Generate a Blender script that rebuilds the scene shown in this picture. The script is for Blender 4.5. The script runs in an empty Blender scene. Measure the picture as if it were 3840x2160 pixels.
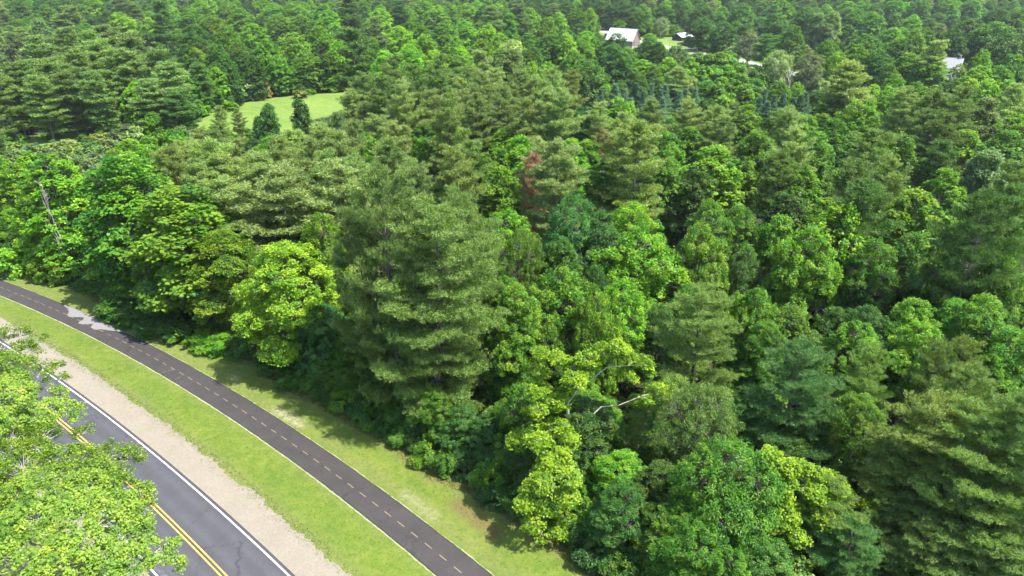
import bpy, math, random
import numpy as np
from mathutils import Vector, Matrix

# ------------------------------------------------------------------ camera, sky, sun, exposure
scene = bpy.context.scene
cam_data = bpy.data.cameras.new("camera")
cam = bpy.data.objects.new("camera", cam_data)
scene.collection.objects.link(cam)
cam.location = (0.0, 0.0, 41.5)
cam.rotation_euler = (math.radians(65.0), 0.0, 0.0)
cam_data.sensor_width = 36.0
cam_data.lens = 36.0 * 710.0 / 1024.0
cam_data.clip_start = 0.5
cam_data.clip_end = 8000.0
scene.camera = cam

SUN_ELEV, SUN_AZ = math.radians(62.0), math.radians(112.0)   # azimuth: clockwise from +Y
world = bpy.data.worlds.new("World")
scene.world = world
world.use_nodes = True
wn = world.node_tree
sky = wn.nodes.new("ShaderNodeTexSky")
sky.sky_type = 'NISHITA'
sky.sun_disc = False
sky.sun_elevation = SUN_ELEV
sky.sun_rotation = SUN_AZ
sky.altitude = 300.0
sky.air_density = 1.0
sky.dust_density = 1.5
bg = wn.nodes["Background"]
bg.inputs["Strength"].default_value = 0.15
wn.links.new(sky.outputs["Color"], bg.inputs["Color"])

sun_data = bpy.data.lights.new("sun", 'SUN')
sun_data.energy = 4.5
sun_data.angle = math.radians(0.6)
sun_data.color = (1.0, 0.95, 0.86)
sun = bpy.data.objects.new("sun", sun_data)
scene.collection.objects.link(sun)
sdir = Vector((math.sin(SUN_AZ) * math.cos(SUN_ELEV), math.cos(SUN_AZ) * math.cos(SUN_ELEV), math.sin(SUN_ELEV)))
sun.rotation_euler = sdir.to_track_quat('Z', 'Y').to_euler()
sun.location = sdir * 200

scene.view_settings.view_transform = 'Standard'
scene.view_settings.look = 'None'
scene.view_settings.gamma = 1.0
scene.view_settings.use_curve_mapping = False
scene.view_settings.exposure = 1.42
scene.cycles.max_bounces = 6
scene.cycles.diffuse_bounces = 4
scene.cycles.glossy_bounces = 2
scene.cycles.transmission_bounces = 3
scene.cycles.use_denoising = True
scene.cycles.use_adaptive_sampling = True
scene.cycles.adaptive_threshold = 0.03

COL = scene.collection
rs = np.random.RandomState(11)

# ------------------------------------------------------------------ helpers
def mesh_np(name, verts, faces, mats=(), attrs=None, smooth=False, mat_idx=None):
    """faces: list of int arrays (n,3) / (n,4)."""
    me = bpy.data.meshes.new(name)
    verts = np.asarray(verts, np.float32)
    if not isinstance(faces, (list, tuple)):
        faces = [faces]
    faces = [np.asarray(f, np.int32) for f in faces if len(f)]
    me.vertices.add(len(verts))
    me.vertices.foreach_set("co", verts.ravel())
    nl = sum(f.size for f in faces)
    npoly = sum(len(f) for f in faces)
    me.loops.add(nl)
    me.loops.foreach_set("vertex_index", np.concatenate([f.ravel() for f in faces]))
    me.polygons.add(npoly)
    tot = np.concatenate([np.full(len(f), f.shape[1], np.int32) for f in faces])
    start = np.concatenate([[0], np.cumsum(tot)[:-1]]).astype(np.int32)
    me.polygons.foreach_set("loop_start", start)
    if smooth:
        me.polygons.foreach_set("use_smooth", np.ones(npoly, bool))
    for m in mats:
        me.materials.append(m)
    if mat_idx is not None:
        me.polygons.foreach_set("material_index", np.asarray(mat_idx, np.int32))
    for an, (dom, arr) in (attrs or {}).items():
        a = me.attributes.new(an, 'FLOAT', dom)
        a.data.foreach_set("value", np.asarray(arr, np.float32))
    me.update()
    me.validate()
    return me

def link(name, data, parent=None, loc=None):
    o = bpy.data.objects.new(name, data)
    COL.objects.link(o)
    if parent is not None:
        o.parent = parent
    if loc is not None:
        o.location = loc
    return o

def tag(o, label=None, cat=None, group=None, kind=None):
    if label: o["label"] = label
    if cat: o["category"] = cat
    if group: o["group"] = group
    if kind: o["kind"] = kind
    return o

class Tubes:
    """tapered tubes gathered into one mesh."""
    def __init__(self):
        self.v, self.q, self.n = [], [], 0
    def add(self, pts, rad, sides=5, cap=True):
        pts = np.asarray(pts, float)
        k = len(pts)
        t = np.gradient(pts, axis=0)
        t /= np.linalg.norm(t, axis=1)[:, None] + 1e-9
        ref = np.where(np.abs(t[:, 2:3]) > 0.9, np.array([[1.0, 0, 0]]), np.array([[0, 0, 1.0]]))
        a = np.cross(t, ref); a /= np.linalg.norm(a, axis=1)[:, None] + 1e-9
        b = np.cross(t, a)
        ang = np.arange(sides) * 2 * math.pi / sides
        rad = np.asarray(rad, float).reshape(-1, 1, 1)
        ring = pts[:, None] + rad * (np.cos(ang)[None, :, None] * a[:, None] + np.sin(ang)[None, :, None] * b[:, None])
        self.v.append(ring.reshape(-1, 3))
        i = np.arange(k - 1)[:, None] * sides
        j = np.arange(sides)[None]
        j2 = (j + 1) % sides
        f = np.stack([i + j, i + j2, i + sides + j2, i + sides + j], -1).reshape(-1, 4)
        self.q.append(f + self.n)
        self.n += k * sides
    def mesh(self, name, mat):
        return mesh_np(name, np.concatenate(self.v), np.concatenate(self.q), [mat], smooth=True)

class Box:
    """boxes and prisms gathered into one mesh."""
    def __init__(self):
        self.v, self.f = [], []
    def box(self, c, s, rz=0.0):
        c = np.asarray(c, float); s = np.asarray(s, float) / 2
        k = len(self.v)
        cr, sr = math.cos(rz), math.sin(rz)
        for dz in (-1, 1):
            for dx, dy in ((-1, -1), (1, -1), (1, 1), (-1, 1)):
                x, y = dx * s[0], dy * s[1]
                self.v.append((c[0] + x * cr - y * sr, c[1] + x * sr + y * cr, c[2] + dz * s[2]))
        self.f += [tuple(k + i for i in q) for q in ((3, 2, 1, 0), (4, 5, 6, 7), (0, 1, 5, 4), (1, 2, 6, 5), (2, 3, 7, 6), (3, 0, 4, 7))]
        return self
    def prism(self, poly, d, thick):
        """poly: coplanar points; extruded along d by thick."""
        k, n = len(self.v), len(poly)
        d = np.asarray(d, float); d = d / np.linalg.norm(d) * thick
        for p in poly: self.v.append(tuple(p))
        for p in poly: self.v.append(tuple(np.asarray(p, float) + d))
        self.f.append(tuple(k + i for i in range(n))[::-1])
        self.f.append(tuple(k + n + i for i in range(n)))
        for i in range(n):
            j = (i + 1) % n
            self.f.append((k + i, k + j, k + n + j, k + n + i))
        return self
    def build(self, name, mat, parent=None):
        me = bpy.data.meshes.new(name)
        me.from_pydata(self.v, [], self.f)
        me.materials.append(mat)
        me.update()
        return link(name, me, parent)

# ------------------------------------------------------------------ materials
def new_mat(name):
    m = bpy.data.materials.new(name)
    m.use_nodes = True
    nt = m.node_tree
    for n in list(nt.nodes):
        nt.nodes.remove(n)
    out = nt.nodes.new("ShaderNodeOutputMaterial")
    return m, nt, out

def N(nt, typ, **kw):
    n = nt.nodes.new(typ)
    for k, v in kw.items():
        if k.startswith("i_"):
            n.inputs[k[2:].replace("_", " ")].default_value = v
        else:
            setattr(n, k, v)
    return n

def ramp(nt, stops, interp='LINEAR'):
    r = nt.nodes.new("ShaderNodeValToRGB")
    r.color_ramp.interpolation = interp
    e = r.color_ramp.elements
    while len(e) < len(stops): e.new(0.5)
    for i, (p, c) in enumerate(stops):
        e[i].position = p
        e[i].color = (*c, 1.0) if len(c) == 3 else c
    return r

def mixc(nt, fac, a, b, blend='MIX'):
    m = nt.nodes.new("ShaderNodeMix")
    m.data_type = 'RGBA'; m.blend_type = blend
    for sock, v in ((m.inputs[0], fac), (m.inputs[6], a), (m.inputs[7], b)):
        if isinstance(v, bpy.types.NodeSocket): nt.links.new(v, sock)
        elif isinstance(v, (int, float)): sock.default_value = v
        else: sock.default_value = (*v, 1.0)
    return m.outputs[2]

def math_n(nt, op, a, b=None):
    m = nt.nodes.new("ShaderNodeMath"); m.operation = op
    for i, v in enumerate((a, b)):
        if v is None: continue
        if isinstance(v, bpy.types.NodeSocket): nt.links.new(v, m.inputs[i])
        else: m.inputs[i].default_value = v
    return m.outputs[0]

def noise(nt, scale, detail=4, rough=0.55, coord=None, dist=0.0):
    n = nt.nodes.new("ShaderNodeTexNoise")
    n.inputs["Scale"].default_value = scale
    n.inputs["Detail"].default_value = detail
    n.inputs["Roughness"].default_value = rough
    n.inputs["Distortion"].default_value = dist
    if coord is not None: nt.links.new(coord, n.inputs["Vector"])
    return n

def leaf_material(name, tip, trans=0.34, rough=0.5, spec=0.35, far=False, varies=0.5):
    m, nt, out = new_mat(name)
    oi = N(nt, "ShaderNodeObjectInfo")
    tint = N(nt, "ShaderNodeAttribute", attribute_name="tint")
    tipa = N(nt, "ShaderNodeAttribute", attribute_name="tip")
    base = oi.outputs["Color"]
    tip_amt = oi.outputs["Alpha"]
    if far:
        r = ramp(nt, far, 'LINEAR')
        nt.links.new(oi.outputs["Random"], r.inputs[0])
        base = r.outputs[0]
        tip_amt = None
    hsv = N(nt, "ShaderNodeHueSaturation")
    nt.links.new(base, hsv.inputs["Color"])
    hue = math_n(nt, 'MULTIPLY_ADD', tint.outputs["Fac"], -0.055)
    hue.node.inputs[2].default_value = 0.527
    val = math_n(nt, 'MULTIPLY_ADD', tint.outputs["Fac"], varies * 2)
    val.node.inputs[2].default_value = 1.0 - varies
    nt.links.new(hue, hsv.inputs["Hue"]); nt.links.new(val, hsv.inputs["Value"])
    col = hsv.outputs["Color"]
    if tip_amt is not None:
        f = math_n(nt, 'MULTIPLY', tipa.outputs["Fac"], tip_amt)
        col = mixc(nt, f, col, tip)
    p = N(nt, "ShaderNodeBsdfPrincipled")
    p.inputs["Roughness"].default_value = rough
    p.inputs["Specular IOR Level"].default_value = spec
    nt.links.new(col, p.inputs["Base Color"])
    t = N(nt, "ShaderNodeBsdfTranslucent")
    tc = mixc(nt, 1.0, col, (1.25, 1.2, 0.55), 'MULTIPLY')
    nt.links.new(tc, t.inputs["Color"])
    mx = N(nt, "ShaderNodeMixShader")
    mx.inputs[0].default_value = trans
    nt.links.new(p.outputs[0], mx.inputs[1]); nt.links.new(t.outputs[0], mx.inputs[2])
    nt.links.new(mx.outputs[0], out.inputs["Surface"])
    return m

def simple_mat(name, c1, c2, scale=3.0, rough=0.85, bump=0.0, coord="Object", stretch=None, spec=0.3, metallic=0.0):
    m, nt, out = new_mat(name)
    tc = N(nt, "ShaderNodeTexCoord")
    vec = tc.outputs[coord]
    if stretch:
        mp = N(nt, "ShaderNodeMapping"); mp.inputs["Scale"].default_value = stretch
        nt.links.new(vec, mp.inputs["Vector"]); vec = mp.outputs[0]
    n = noise(nt, scale, 5, 0.6, vec)
    r = ramp(nt, [(0.3, c1), (0.7, c2)])
    nt.links.new(n.outputs["Fac"], r.inputs[0])
    p = N(nt, "ShaderNodeBsdfPrincipled")
    p.inputs["Roughness"].default_value = rough
    p.inputs["Specular IOR Level"].default_value = spec
    p.inputs["Metallic"].default_value = metallic
    nt.links.new(r.outputs[0], p.inputs["Base Color"])
    if bump:
        b = N(nt, "ShaderNodeBump"); b.inputs["Strength"].default_value = bump
        b.inputs["Distance"].default_value = 0.02
        nt.links.new(n.outputs["Fac"], b.inputs["Height"]); nt.links.new(b.outputs[0], p.inputs["Normal"])
    nt.links.new(p.outputs[0], out.inputs["Surface"])
    return m

LEAF = leaf_material("broad_leaves", (0.42, 0.20, 0.05), trans=0.42, varies=0.42)
NEEDLE = leaf_material("needles", (0.33, 0.45, 0.18), trans=0.32, rough=0.6, spec=0.25, varies=0.42)
BARK = simple_mat("bark", (0.06, 0.05, 0.042), (0.17, 0.15, 0.13), 2.5, 0.95, 0.6, stretch=(3, 3, 0.6))
BARK_PALE = simple_mat("pale_bark", (0.30, 0.27, 0.23), (0.55, 0.51, 0.45), 2.0, 0.9, 0.4, stretch=(2, 2, 0.8))

# ------------------------------------------------------------------ foliage generators
def unit(a):
    return a / (np.linalg.norm(a, axis=-1, keepdims=True) + 1e-9)

def leaves_mesh(name, pos, nrm, axis, L, W, tint, tip, fold=0.18, mat=None):
    """one folded quad for each leaf."""
    n = len(pos)
    nrm = unit(nrm)
    axis = unit(axis - nrm * np.sum(axis * nrm, 1, keepdims=True))
    b = np.cross(nrm, axis)
    L = np.broadcast_to(np.asarray(L, float).reshape(-1, 1), (n, 1)); W = np.broadcast_to(np.asarray(W, float).reshape(-1, 1), (n, 1))
    v = np.empty((n, 4, 3))
    v[:, 0] = pos - axis * L * 0.5
    v[:, 1] = pos + b * W * 0.5 + nrm * W * fold + axis * L * 0.05
    v[:, 2] = pos + axis * L * 0.5 - nrm * L * 0.08
    v[:, 3] = pos - b * W * 0.5 + nrm * W * fold + axis * L * 0.05
    f = np.arange(n * 4, dtype=np.int32).reshape(n, 4)
    return mesh_np(name, v.reshape(-1, 3), f, [mat or LEAF], {"tint": ('FACE', tint), "tip": ('FACE', tip)})

def thin_points(P, sp, r, limit):
    keep = []
    K = np.empty((0, 3))
    for i in r.permutation(len(P)):
        if len(K) == 0 or np.min(np.sum((K - P[i]) ** 2, 1)) > sp * sp:
            keep.append(i); K = np.vstack([K, P[i]])
            if len(keep) >= limit: break
    return np.array(keep, int)

def make_lobes(r, H, R, base, n, style):
    """ellipsoid lobes that fill the crown outline: (x, y, z, radius)."""
    out = []
    ch = H - base
    for i in range(n):
        t = (i + 0.5) / n
        z = base + ch * (0.06 + 0.86 * t)
        if style == 'column': prof = 0.75 * math.sin(math.pi * min(1, 0.12 + 0.86 * t)) ** 0.5
        elif style == 'upright': prof = (0.55 + 0.45 * math.sin(math.pi * min(1.0, t * 1.05))) * (1 - 0.5 * max(0, t - 0.6) / 0.4)
        elif style == 'full': prof = math.sqrt(max(0.02, 1 - (max(0.0, t - 0.28) / 0.76) ** 2))
        else: prof = math.sqrt(max(0.02, 1 - ((t - 0.36) / 0.68) ** 2))
        a = i * 2.39996 + r.uniform(-0.4, 0.4)
        rl = R * r.uniform(0.30, 0.44) * (0.8 + 0.3 * prof)
        rad = max(0.0, (R * prof - rl * 0.75)) * r.uniform(0.72, 1.08)
        if t > 0.9: rad *= 0.35
        out.append((rad * math.cos(a), rad * math.sin(a), min(z, H - rl * 0.8), rl))
    return np.array(out)

def broadleaf(name, seed, H, R, base, nl=16, clumps=220, per=170, leaf=0.17, style='round', rc=0.75, flat=0.5,
              lobes=None, trunk_r=None, bark=None, trunk_pts=None, spray=1.0, aspect=0.85, mat=None, twigs=True, scatter=0.5):
    r = np.random.RandomState(seed)
    if lobes is None: lobes = make_lobes(r, H, R, base, nl, style)
    lobes = np.asarray(lobes, float)
    cl, rl = lobes[:, :3], lobes[:, 3]
    centre = np.array([cl[:, 0].mean(), cl[:, 1].mean(), base + 0.3 * (H - base)])
    # clump centres on the lobes' upper and outer skins
    m = 26 * clumps
    li = r.choice(len(lobes), m, p=rl ** 2 / np.sum(rl ** 2))
    d = unit(r.normal(size=(m, 3)))
    zsq = 0.8 if style != 'upright' else 1.25
    P = cl[li] + d * rl[li, None] * np.array([1, 1, zsq]) * r.uniform(0.82, 1.05, (m, 1))
    dd = np.linalg.norm((P[:, None] - cl[None]) / np.array([1, 1, zsq]), axis=2) / rl[None]
    dd[np.arange(m), li] = 9
    outn = unit(P - centre)
    ok = (dd.min(1) > 0.86) & (d[:, 2] > -0.55) & (P[:, 2] > base * 0.7) & ((d * outn).sum(1) > -0.2)
    P, d, li = P[ok], d[ok], li[ok]
    k = thin_points(P, rc * 0.82, r, clumps)
    P, d, li = P[k], d[k], li[k]
    nC = len(P)
    size = rc * r.uniform(0.65, 1.3, nC)
    n = nC * per
    ci = np.repeat(np.arange(nC), per)
    u = unit(r.normal(size=(n, 3))) * (r.uniform(0, 1, (n, 1)) ** 0.45)
    out = unit(P - centre)[ci]
    if style == 'upright':                               # spindle shoots that reach up and out
        ax = unit(unit(P - centre) * np.array([0.6, 0.6, 0.3]) + np.array([0, 0, 0.95]) + r.normal(scale=0.30, size=(nC, 3)))[ci]
        s = r.uniform(-1.0, 1.0, (n, 1)) ** 1
        taper = np.clip(1.05 - (s + 1) * 0.40, 0.15, 1)
        pos = P[ci] + ax * s * (size[ci, None] * 0.95) + u * size[ci, None] * 0.95 * taper
        tip = np.clip((s[:, 0] - 0.35) / 0.6, 0, 1) * r.uniform(0.2, 1, n)
        nrm = out * 0.7 + np.array([0, 0, 0.6]) + r.normal(scale=0.55, size=(n, 3))
        axis = ax * 0.3 + out * 0.6 + r.normal(scale=0.7, size=(n, 3)) + np.array([0, 0, -0.3])
    elif style == 'droop':
        pos = P[ci] + u * size[ci, None] * np.array([0.85, 0.85, 0.7])
        nrm = out * 0.9 + np.array([0, 0, 0.5]) + r.normal(scale=0.6, size=(n, 3))
        axis = out * 0.35 + r.normal(scale=0.35, size=(n, 3)) + np.array([0, 0, -0.9])
        tip = r.uniform(0, 1, n) ** 4
    else:
        tilt = np.array([1, 1, flat])
        pos = P[ci] + u * size[ci, None] * tilt * spray
        # sprays sag outwards: edges of each clump hang lower
        rad = np.linalg.norm(u[:, :2], axis=1)
        pos[:, 2] -= 0.28 * size[ci] * rad ** 2
        pos += out * (size[ci, None] * 0.15)
        nrm = out * 0.55 + np.array([0, 0, 0.9]) + r.normal(scale=scatter, size=(n, 3))
        axis = out * 0.7 + r.normal(scale=0.8, size=(n, 3)) + np.array([0, 0, -0.35])
        tip = (r.uniform(0, 1, n) ** 3) * (r.uniform(0, 1, nC)[ci] > 0.5)
    tint = np.clip(0.5 + r.normal(scale=0.21, size=nC)[ci] + r.normal(scale=0.17, size=n), 0, 1)
    L = leaf * r.uniform(0.7, 1.3, n)
    crown = leaves_mesh(name + "_crown", pos, nrm, axis, L, L * aspect, tint, tip, mat=mat)
    # wood
    T = Tubes()
    tr = trunk_r or (0.016 * H + 0.02 * R)
    if trunk_pts is None:
        top = np.array([r.normal(scale=0.25), r.normal(scale=0.25), base + 0.68 * (H - base)])
        s = np.linspace(0, 1, 7)[:, None]
        tp = top * s + np.concatenate([np.cumsum(r.normal(scale=0.07, size=(7, 2)), 0) * s, np.zeros((7, 1))], 1)
        tp[0] = (0, 0, -0.3)
    else:
        tp = np.asarray(trunk_pts, float)
    T.add(tp, np.linspace(tr * 1.25, tr * 0.35, len(tp)), 8)
    for j in np.argsort(-rl)[:14]:
        c = cl[j]
        zz = np.clip(c[2] - rl[j] * 0.9 - 0.25 * np.hypot(c[0], c[1]), base * 0.5, tp[-1][2])
        k0 = int(np.argmin(np.abs(tp[:, 2] - zz)))
        st = tp[k0]
        mid = st * 0.5 + c * 0.5 + np.array([0, 0, 0.06 * np.linalg.norm(c - st)]) + r.normal(scale=0.13 * np.linalg.norm(c - st) + 0.05, size=3)
        s = np.linspace(0, 1, 6)[:, None]
        pts = (1 - s) ** 2 * st + 2 * s * (1 - s) * mid + s ** 2 * c
        pts[1:-1] += r.normal(scale=0.035 * np.linalg.norm(c - st), size=(4, 3))
        T.add(pts, np.linspace(tr * 0.42, tr * 0.13, 6), 5)
    if twigs:
        for j in range(nC):
            c = cl[li[j]]
            m1 = c * 0.5 + P[j] * 0.5 + r.normal(scale=0.12, size=3) + np.array([0, 0, -0.08])
            T.add([c, m1, P[j] + d[j] * size[j] * 0.3], [tr * 0.11, tr * 0.07, tr * 0.03], 3)
    trunk = T.mesh(name + "_trunk", bark or BARK)
    return trunk, crown, H, R

def pine(name, seed, H, R, base=0.16, whorls=17, per=6, dens=9.0, needle=0.24, k=11, width=0.03, tuft=0.16, droop=0.0, fullness=1.0, profile='pine', pad=0.32):
    r = np.random.RandomState(seed)
    T = Tubes()
    tr = 0.014 * H
    s = np.linspace(0, 1, 9)[:, None]
    lean = r.normal(scale=0.015 * H, size=2)
    tp = np.concatenate([s ** 2 * lean + np.cumsum(r.normal(scale=0.03, size=(9, 2)), 0) * s, s * H * 0.985], 1)
    tp[0, 2] = -0.3
    T.add(tp, np.linspace(tr * 1.2, 0.03, 9), 7)
    TP, TD, TS = [], [], []
    for w in range(whorls):
        t = base + (0.985 - base) * max(0.0, (w + r.uniform(-0.3, 0.3)) / (whorls - 1)) ** 0.92
        t = min(max(t, base), 0.985)
        u = (t - base) / (1 - base)
        if profile == 'pine':
            prof = min(1.0, 0.66 + 1.15 * u) if u < 0.3 else (1 - ((u - 0.3) / 0.7) ** 2.5) * 0.86 + 0.14
        else:
            prof = (1 - u) ** 0.9 * 0.96 + 0.04
        nb = per if u < 0.9 else max(4, per - 1)
        a0 = r.uniform(0, 6.28)
        for b in range(nb):
            if r.uniform() < 0.07 and u < 0.8: continue
            L = R * prof * r.uniform(0.62, 1.2)
            L = max(L, 0.35)
            az = a0 + b * 2 * math.pi / nb + r.uniform(-0.35, 0.35)
            hdir = np.array([math.cos(az), math.sin(az), 0]); side = np.array([-math.sin(az), math.cos(az), 0])
            z0 = min(t * H + r.uniform(-0.55, 0.55) * (1 - u), 0.985 * H)
            i0 = np.interp(z0, tp[:, 2], np.arange(9)); c0 = tp[int(i0)]
            if profile == 'pine':
                e0 = -0.10 + 0.75 * u ** 2 + r.normal(scale=0.09); up = 0.16 + 0.35 * u
            else:
                e0 = -0.25 + 0.7 * u ** 2 + r.normal(scale=0.06); up = 0.12
            ss = np.linspace(0, 1, 6)[:, None]
            bend = r.normal(scale=0.10)
            def curve(q):
                return np.array([c0[0], c0[1], z0]) + hdir * L * q + side * (bend * L * q ** 2) + np.array([0, 0, 1.0]) * (L * (math.tan(e0) * q + up * q ** 2 - droop * q))
            T.add(curve(ss), np.linspace(max(0.022, tr * 0.30 * (L / R) + 0.012), 0.012, 6), 4)
            # flat fluffy pads of tufts along the branch and its side twigs
            npad = int(2 + round(L * (1.15 if profile == 'pine' else 1.6)))
            q = np.concatenate([[0.97], r.uniform(0.38, 1.0, npad)])
            lat = np.concatenate([[0.0], r.uniform(-1, 1, npad)])
            wid = 0.50 * L * np.sin(np.pi * np.clip(0.12 + 0.80 * q, 0, 1)) ** 0.8
            pc = curve(q[:, None]) + side * (lat * wid)[:, None]
            pc[:, 2] += r.normal(scale=0.05 + 0.03 * L, size=len(q)) + 0.16 * np.abs(lat) * wid * (1.0 if profile == 'pine' else -0.6)
            rp = (0.13 * L + pad * (1.0 if profile == 'pine' else 1.0 - 0.75 * u)) * r.uniform(0.75, 1.3, len(q))
            for c_, r_, la in zip(pc, rp, lat):
                nt_ = int(dens * r_ * r_ * 3.14 * fullness) + 3
                dv = unit(r.normal(size=(nt_, 3))) * (r.uniform(0, 1, (nt_, 1)) ** 0.4) * r_
                od = unit(hdir + side * la * 0.8)
                along = dv @ od
                dv = dv * np.array([1, 1, 0.30]) + od * (along * 0.35)[:, None]
                dv[:, 2] += 0.30 * along
                TP.append(c_ + dv)
                TD.append(np.tile(od * 0.85 + np.array([0, 0, 0.45 + 0.4 * u]), (nt_, 1)))
                TS.append(np.clip(along / r_ * 0.6 + 0.4, 0, 1) * (0.45 + 0.55 * u))
            if L > 0.9:
                for sg in (-1, 1):
                    qq = r.uniform(0.3, 0.7)
                    p0 = curve(np.array([[qq]]))[0]
                    T.add([p0, p0 + hdir * 0.25 * L + side * sg * 0.25 * L + np.array([0, 0, 0.06])], [0.016, 0.008], 3)
    # leader tufts
    nt_ = 24
    zz = r.uniform(0.93, 1.0, nt_) * H
    TP.append(np.stack([np.interp(zz, tp[:, 2], tp[:, 0]) + r.normal(scale=0.08, size=nt_), np.interp(zz, tp[:, 2], tp[:, 1]) + r.normal(scale=0.08, size=nt_), zz], 1))
    TD.append(np.tile(np.array([0, 0, 1.0]), (nt_, 1)) + r.normal(scale=0.5, size=(nt_, 3))); TS.append(np.ones(nt_) * 0.9)
    TP, TD, TS = np.concatenate(TP), unit(np.concatenate(TD)), np.concatenate(TS)
    nT = len(TP)
    ti = np.repeat(np.arange(nT), k)
    n = len(ti)
    dirs = unit(TD[ti] * 0.55 + r.normal(scale=0.75, size=(n, 3)) + np.array([0, 0, 0.15]))
    b0 = TP[ti] + r.normal(scale=tuft, size=(n, 3)) * np.array([1, 1, 0.55])
    ln = needle * r.uniform(0.7, 1.25, (n, 1))
    sd = unit(np.cross(dirs, unit(r.normal(size=(n, 3))))) * width * r.uniform(0.8, 1.2, (n, 1))
    v = np.stack([b0 - sd, b0 + sd, b0 + dirs * ln], 1).reshape(-1, 3)
    f = np.arange(n * 3, dtype=np.int32).reshape(n, 3)
    tint = np.clip(0.5 + r.normal(scale=0.16, size=nT)[ti] + r.normal(scale=0.16, size=n), 0, 1)
    tip = np.clip(TS[ti] * r.uniform(0.1, 1.0, n), 0, 1)
    crown = mesh_np(name + "_crown", v, f, [NEEDLE], {"tint": ('FACE', tint), "tip": ('FACE', tip)})
    return T.mesh(name + "_trunk", BARK), crown, H, R

def bare_tree(name, seed, H, R, levels=4, bark=None, needles=None, spread=0.55):
    r = np.random.RandomState(seed)
    A, B = Tubes(), Tubes()
    tips = []
    def grow(p, d, L, rad, lv):
        s = np.linspace(0, 1, 5)[:, None]
        bend = r.normal(scale=0.16, size=3)
        pts = p + unit(d) * L * s + bend * L * s ** 2
        (A if lv == 0 else B).add(pts, np.linspace(rad, rad * (0.45 if lv else 0.35), 5), 6 if lv == 0 else (4 if lv < 3 else 3))
        if lv >= levels:
            tips.append(pts[-1]); return
        nb = r.randint(3, 6) if lv else r.randint(9, 13)
        for i in range(nb):
            q = r.uniform(0.35, 1.0) if lv else r.uniform(0.30, 1.0)
            st = pts[0] + (pts[-1] - pts[0]) * q
            side = unit(np.cross(unit(d), r.normal(size=3)))
            nd = unit(unit(d) * r.uniform(0.45, 0.9) + side * r.uniform(0.5, 1.0) + np.array([0, 0, 0.25]))
            grow(st, nd, (R * 0.75 if lv == 0 else L * 0.55) * r.uniform(0.6, 1.1), rad * 0.42, lv + 1)
    grow(np.array([0, 0, -0.3]), np.array([r.normal(scale=0.06), r.normal(scale=0.06), 1.0]), H * 0.82, 0.012 * H + 0.03, 0)
    t, b = A.mesh(name + "_trunk", bark or BARK_PALE), B.mesh(name + "_branches", bark or BARK_PALE)
    return t, b, H, R
# ------------------------------------------------------------------ tree kinds (shared meshes)
PROTO = {}
def reg(key, res): PROTO.setdefault(key, []).append(res)
for i in range(4):
    reg("M0", broadleaf("maple_near%d" % i, 100 + i, 14.0, 4.8, 2.0, nl=[17, 22, 19, 15][i], clumps=330, per=130, leaf=0.20, rc=[0.72, 0.62, 0.8, 0.7][i], flat=[0.42, 0.55, 0.4, 0.5][i]))
    reg("M1", broadleaf("maple_mid%d" % i, 120 + i, 15.0, 4.2, 1.8, nl=[19, 24, 17, 21][i], clumps=260, per=62, leaf=0.32, rc=[0.8, 0.7, 0.85, 0.75][i], flat=0.5, scatter=0.4))
    reg("M2", broadleaf("maple_far%d" % i, 140 + i, 16.0, 5.4, 0.8, nl=[22, 26, 19, 24][i], clumps=380, per=30, leaf=0.46, rc=0.78, flat=0.65, twigs=False, scatter=0.38, style="full"))
for i in range(2):
    reg("T0", broadleaf("shoot_near%d" % i, 160 + i, 14.0, 4.4, 2.5, nl=20, clumps=330, per=110, leaf=0.19, rc=0.56, flat=0.95, scatter=0.6))
    reg("T1", broadleaf("shoot_mid%d" % i, 164 + i, 14.0, 4.0, 3.0, nl=17, clumps=200, per=60, leaf=0.30, rc=0.66, flat=0.95, scatter=0.6))
    reg("A0", broadleaf("ash_near%d" % i, 170 + i, 14.0, 4.2, 2.5, nl=20, clumps=420, per=95, leaf=0.19, rc=0.55, flat=0.7, aspect=0.6))
    reg("A1", broadleaf("ash_mid%d" % i, 174 + i, 15.0, 4.2, 3.0, nl=20, clumps=260, per=60, leaf=0.30, rc=0.62, flat=0.75, aspect=0.7))
    reg("W2", broadleaf("willow_far%d" % i, 180 + i, 13.0, 4.4, 2.0, nl=17, clumps=190, per=45, leaf=0.5, style='droop', rc=0.9, aspect=0.35, bark=BARK_PALE))
    reg("O1", broadleaf("poplar_mid%d" % i, 184 + i, 15.0, 3.6, 2.0, nl=20, clumps=210, per=60, leaf=0.34, style='column', rc=0.75, flat=0.8, bark=BARK_PALE))
    reg("B0", broadleaf("shrub_near%d" % i, 190 + i, 2.6, 1.7, 0.1, nl=9, clumps=90, per=80, leaf=0.16, rc=0.38, flat=0.7, trunk_r=0.05))
    reg("B1", broadleaf("shrub_far%d" % i, 194 + i, 4.0, 2.2, 0.1, nl=10, clumps=80, per=42, leaf=0.34, rc=0.55, flat=0.75, trunk_r=0.06, twigs=False))
reg("K0", broadleaf("oak_near", 200, 11.0, 5.2, 1.5, nl=20, clumps=380, per=105, leaf=0.22, rc=0.62, flat=0.65, aspect=0.5))
reg("K2", broadleaf("oak_far", 202, 16.0, 7.5, 2.0, nl=24, clumps=420, per=32, leaf=0.52, rc=0.9, flat=0.6, twigs=False))
reg("W0", broadleaf("locust_near", 204, 11.0, 5.0, 1.5, nl=20, clumps=420, per=110, leaf=0.20, style='droop', rc=0.6, aspect=0.34))
reg("W1", broadleaf("locust_mid", 205, 14.0, 4.4, 2.5, nl=18, clumps=300, per=70, leaf=0.28, style='droop', rc=0.65, aspect=0.38))
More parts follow.
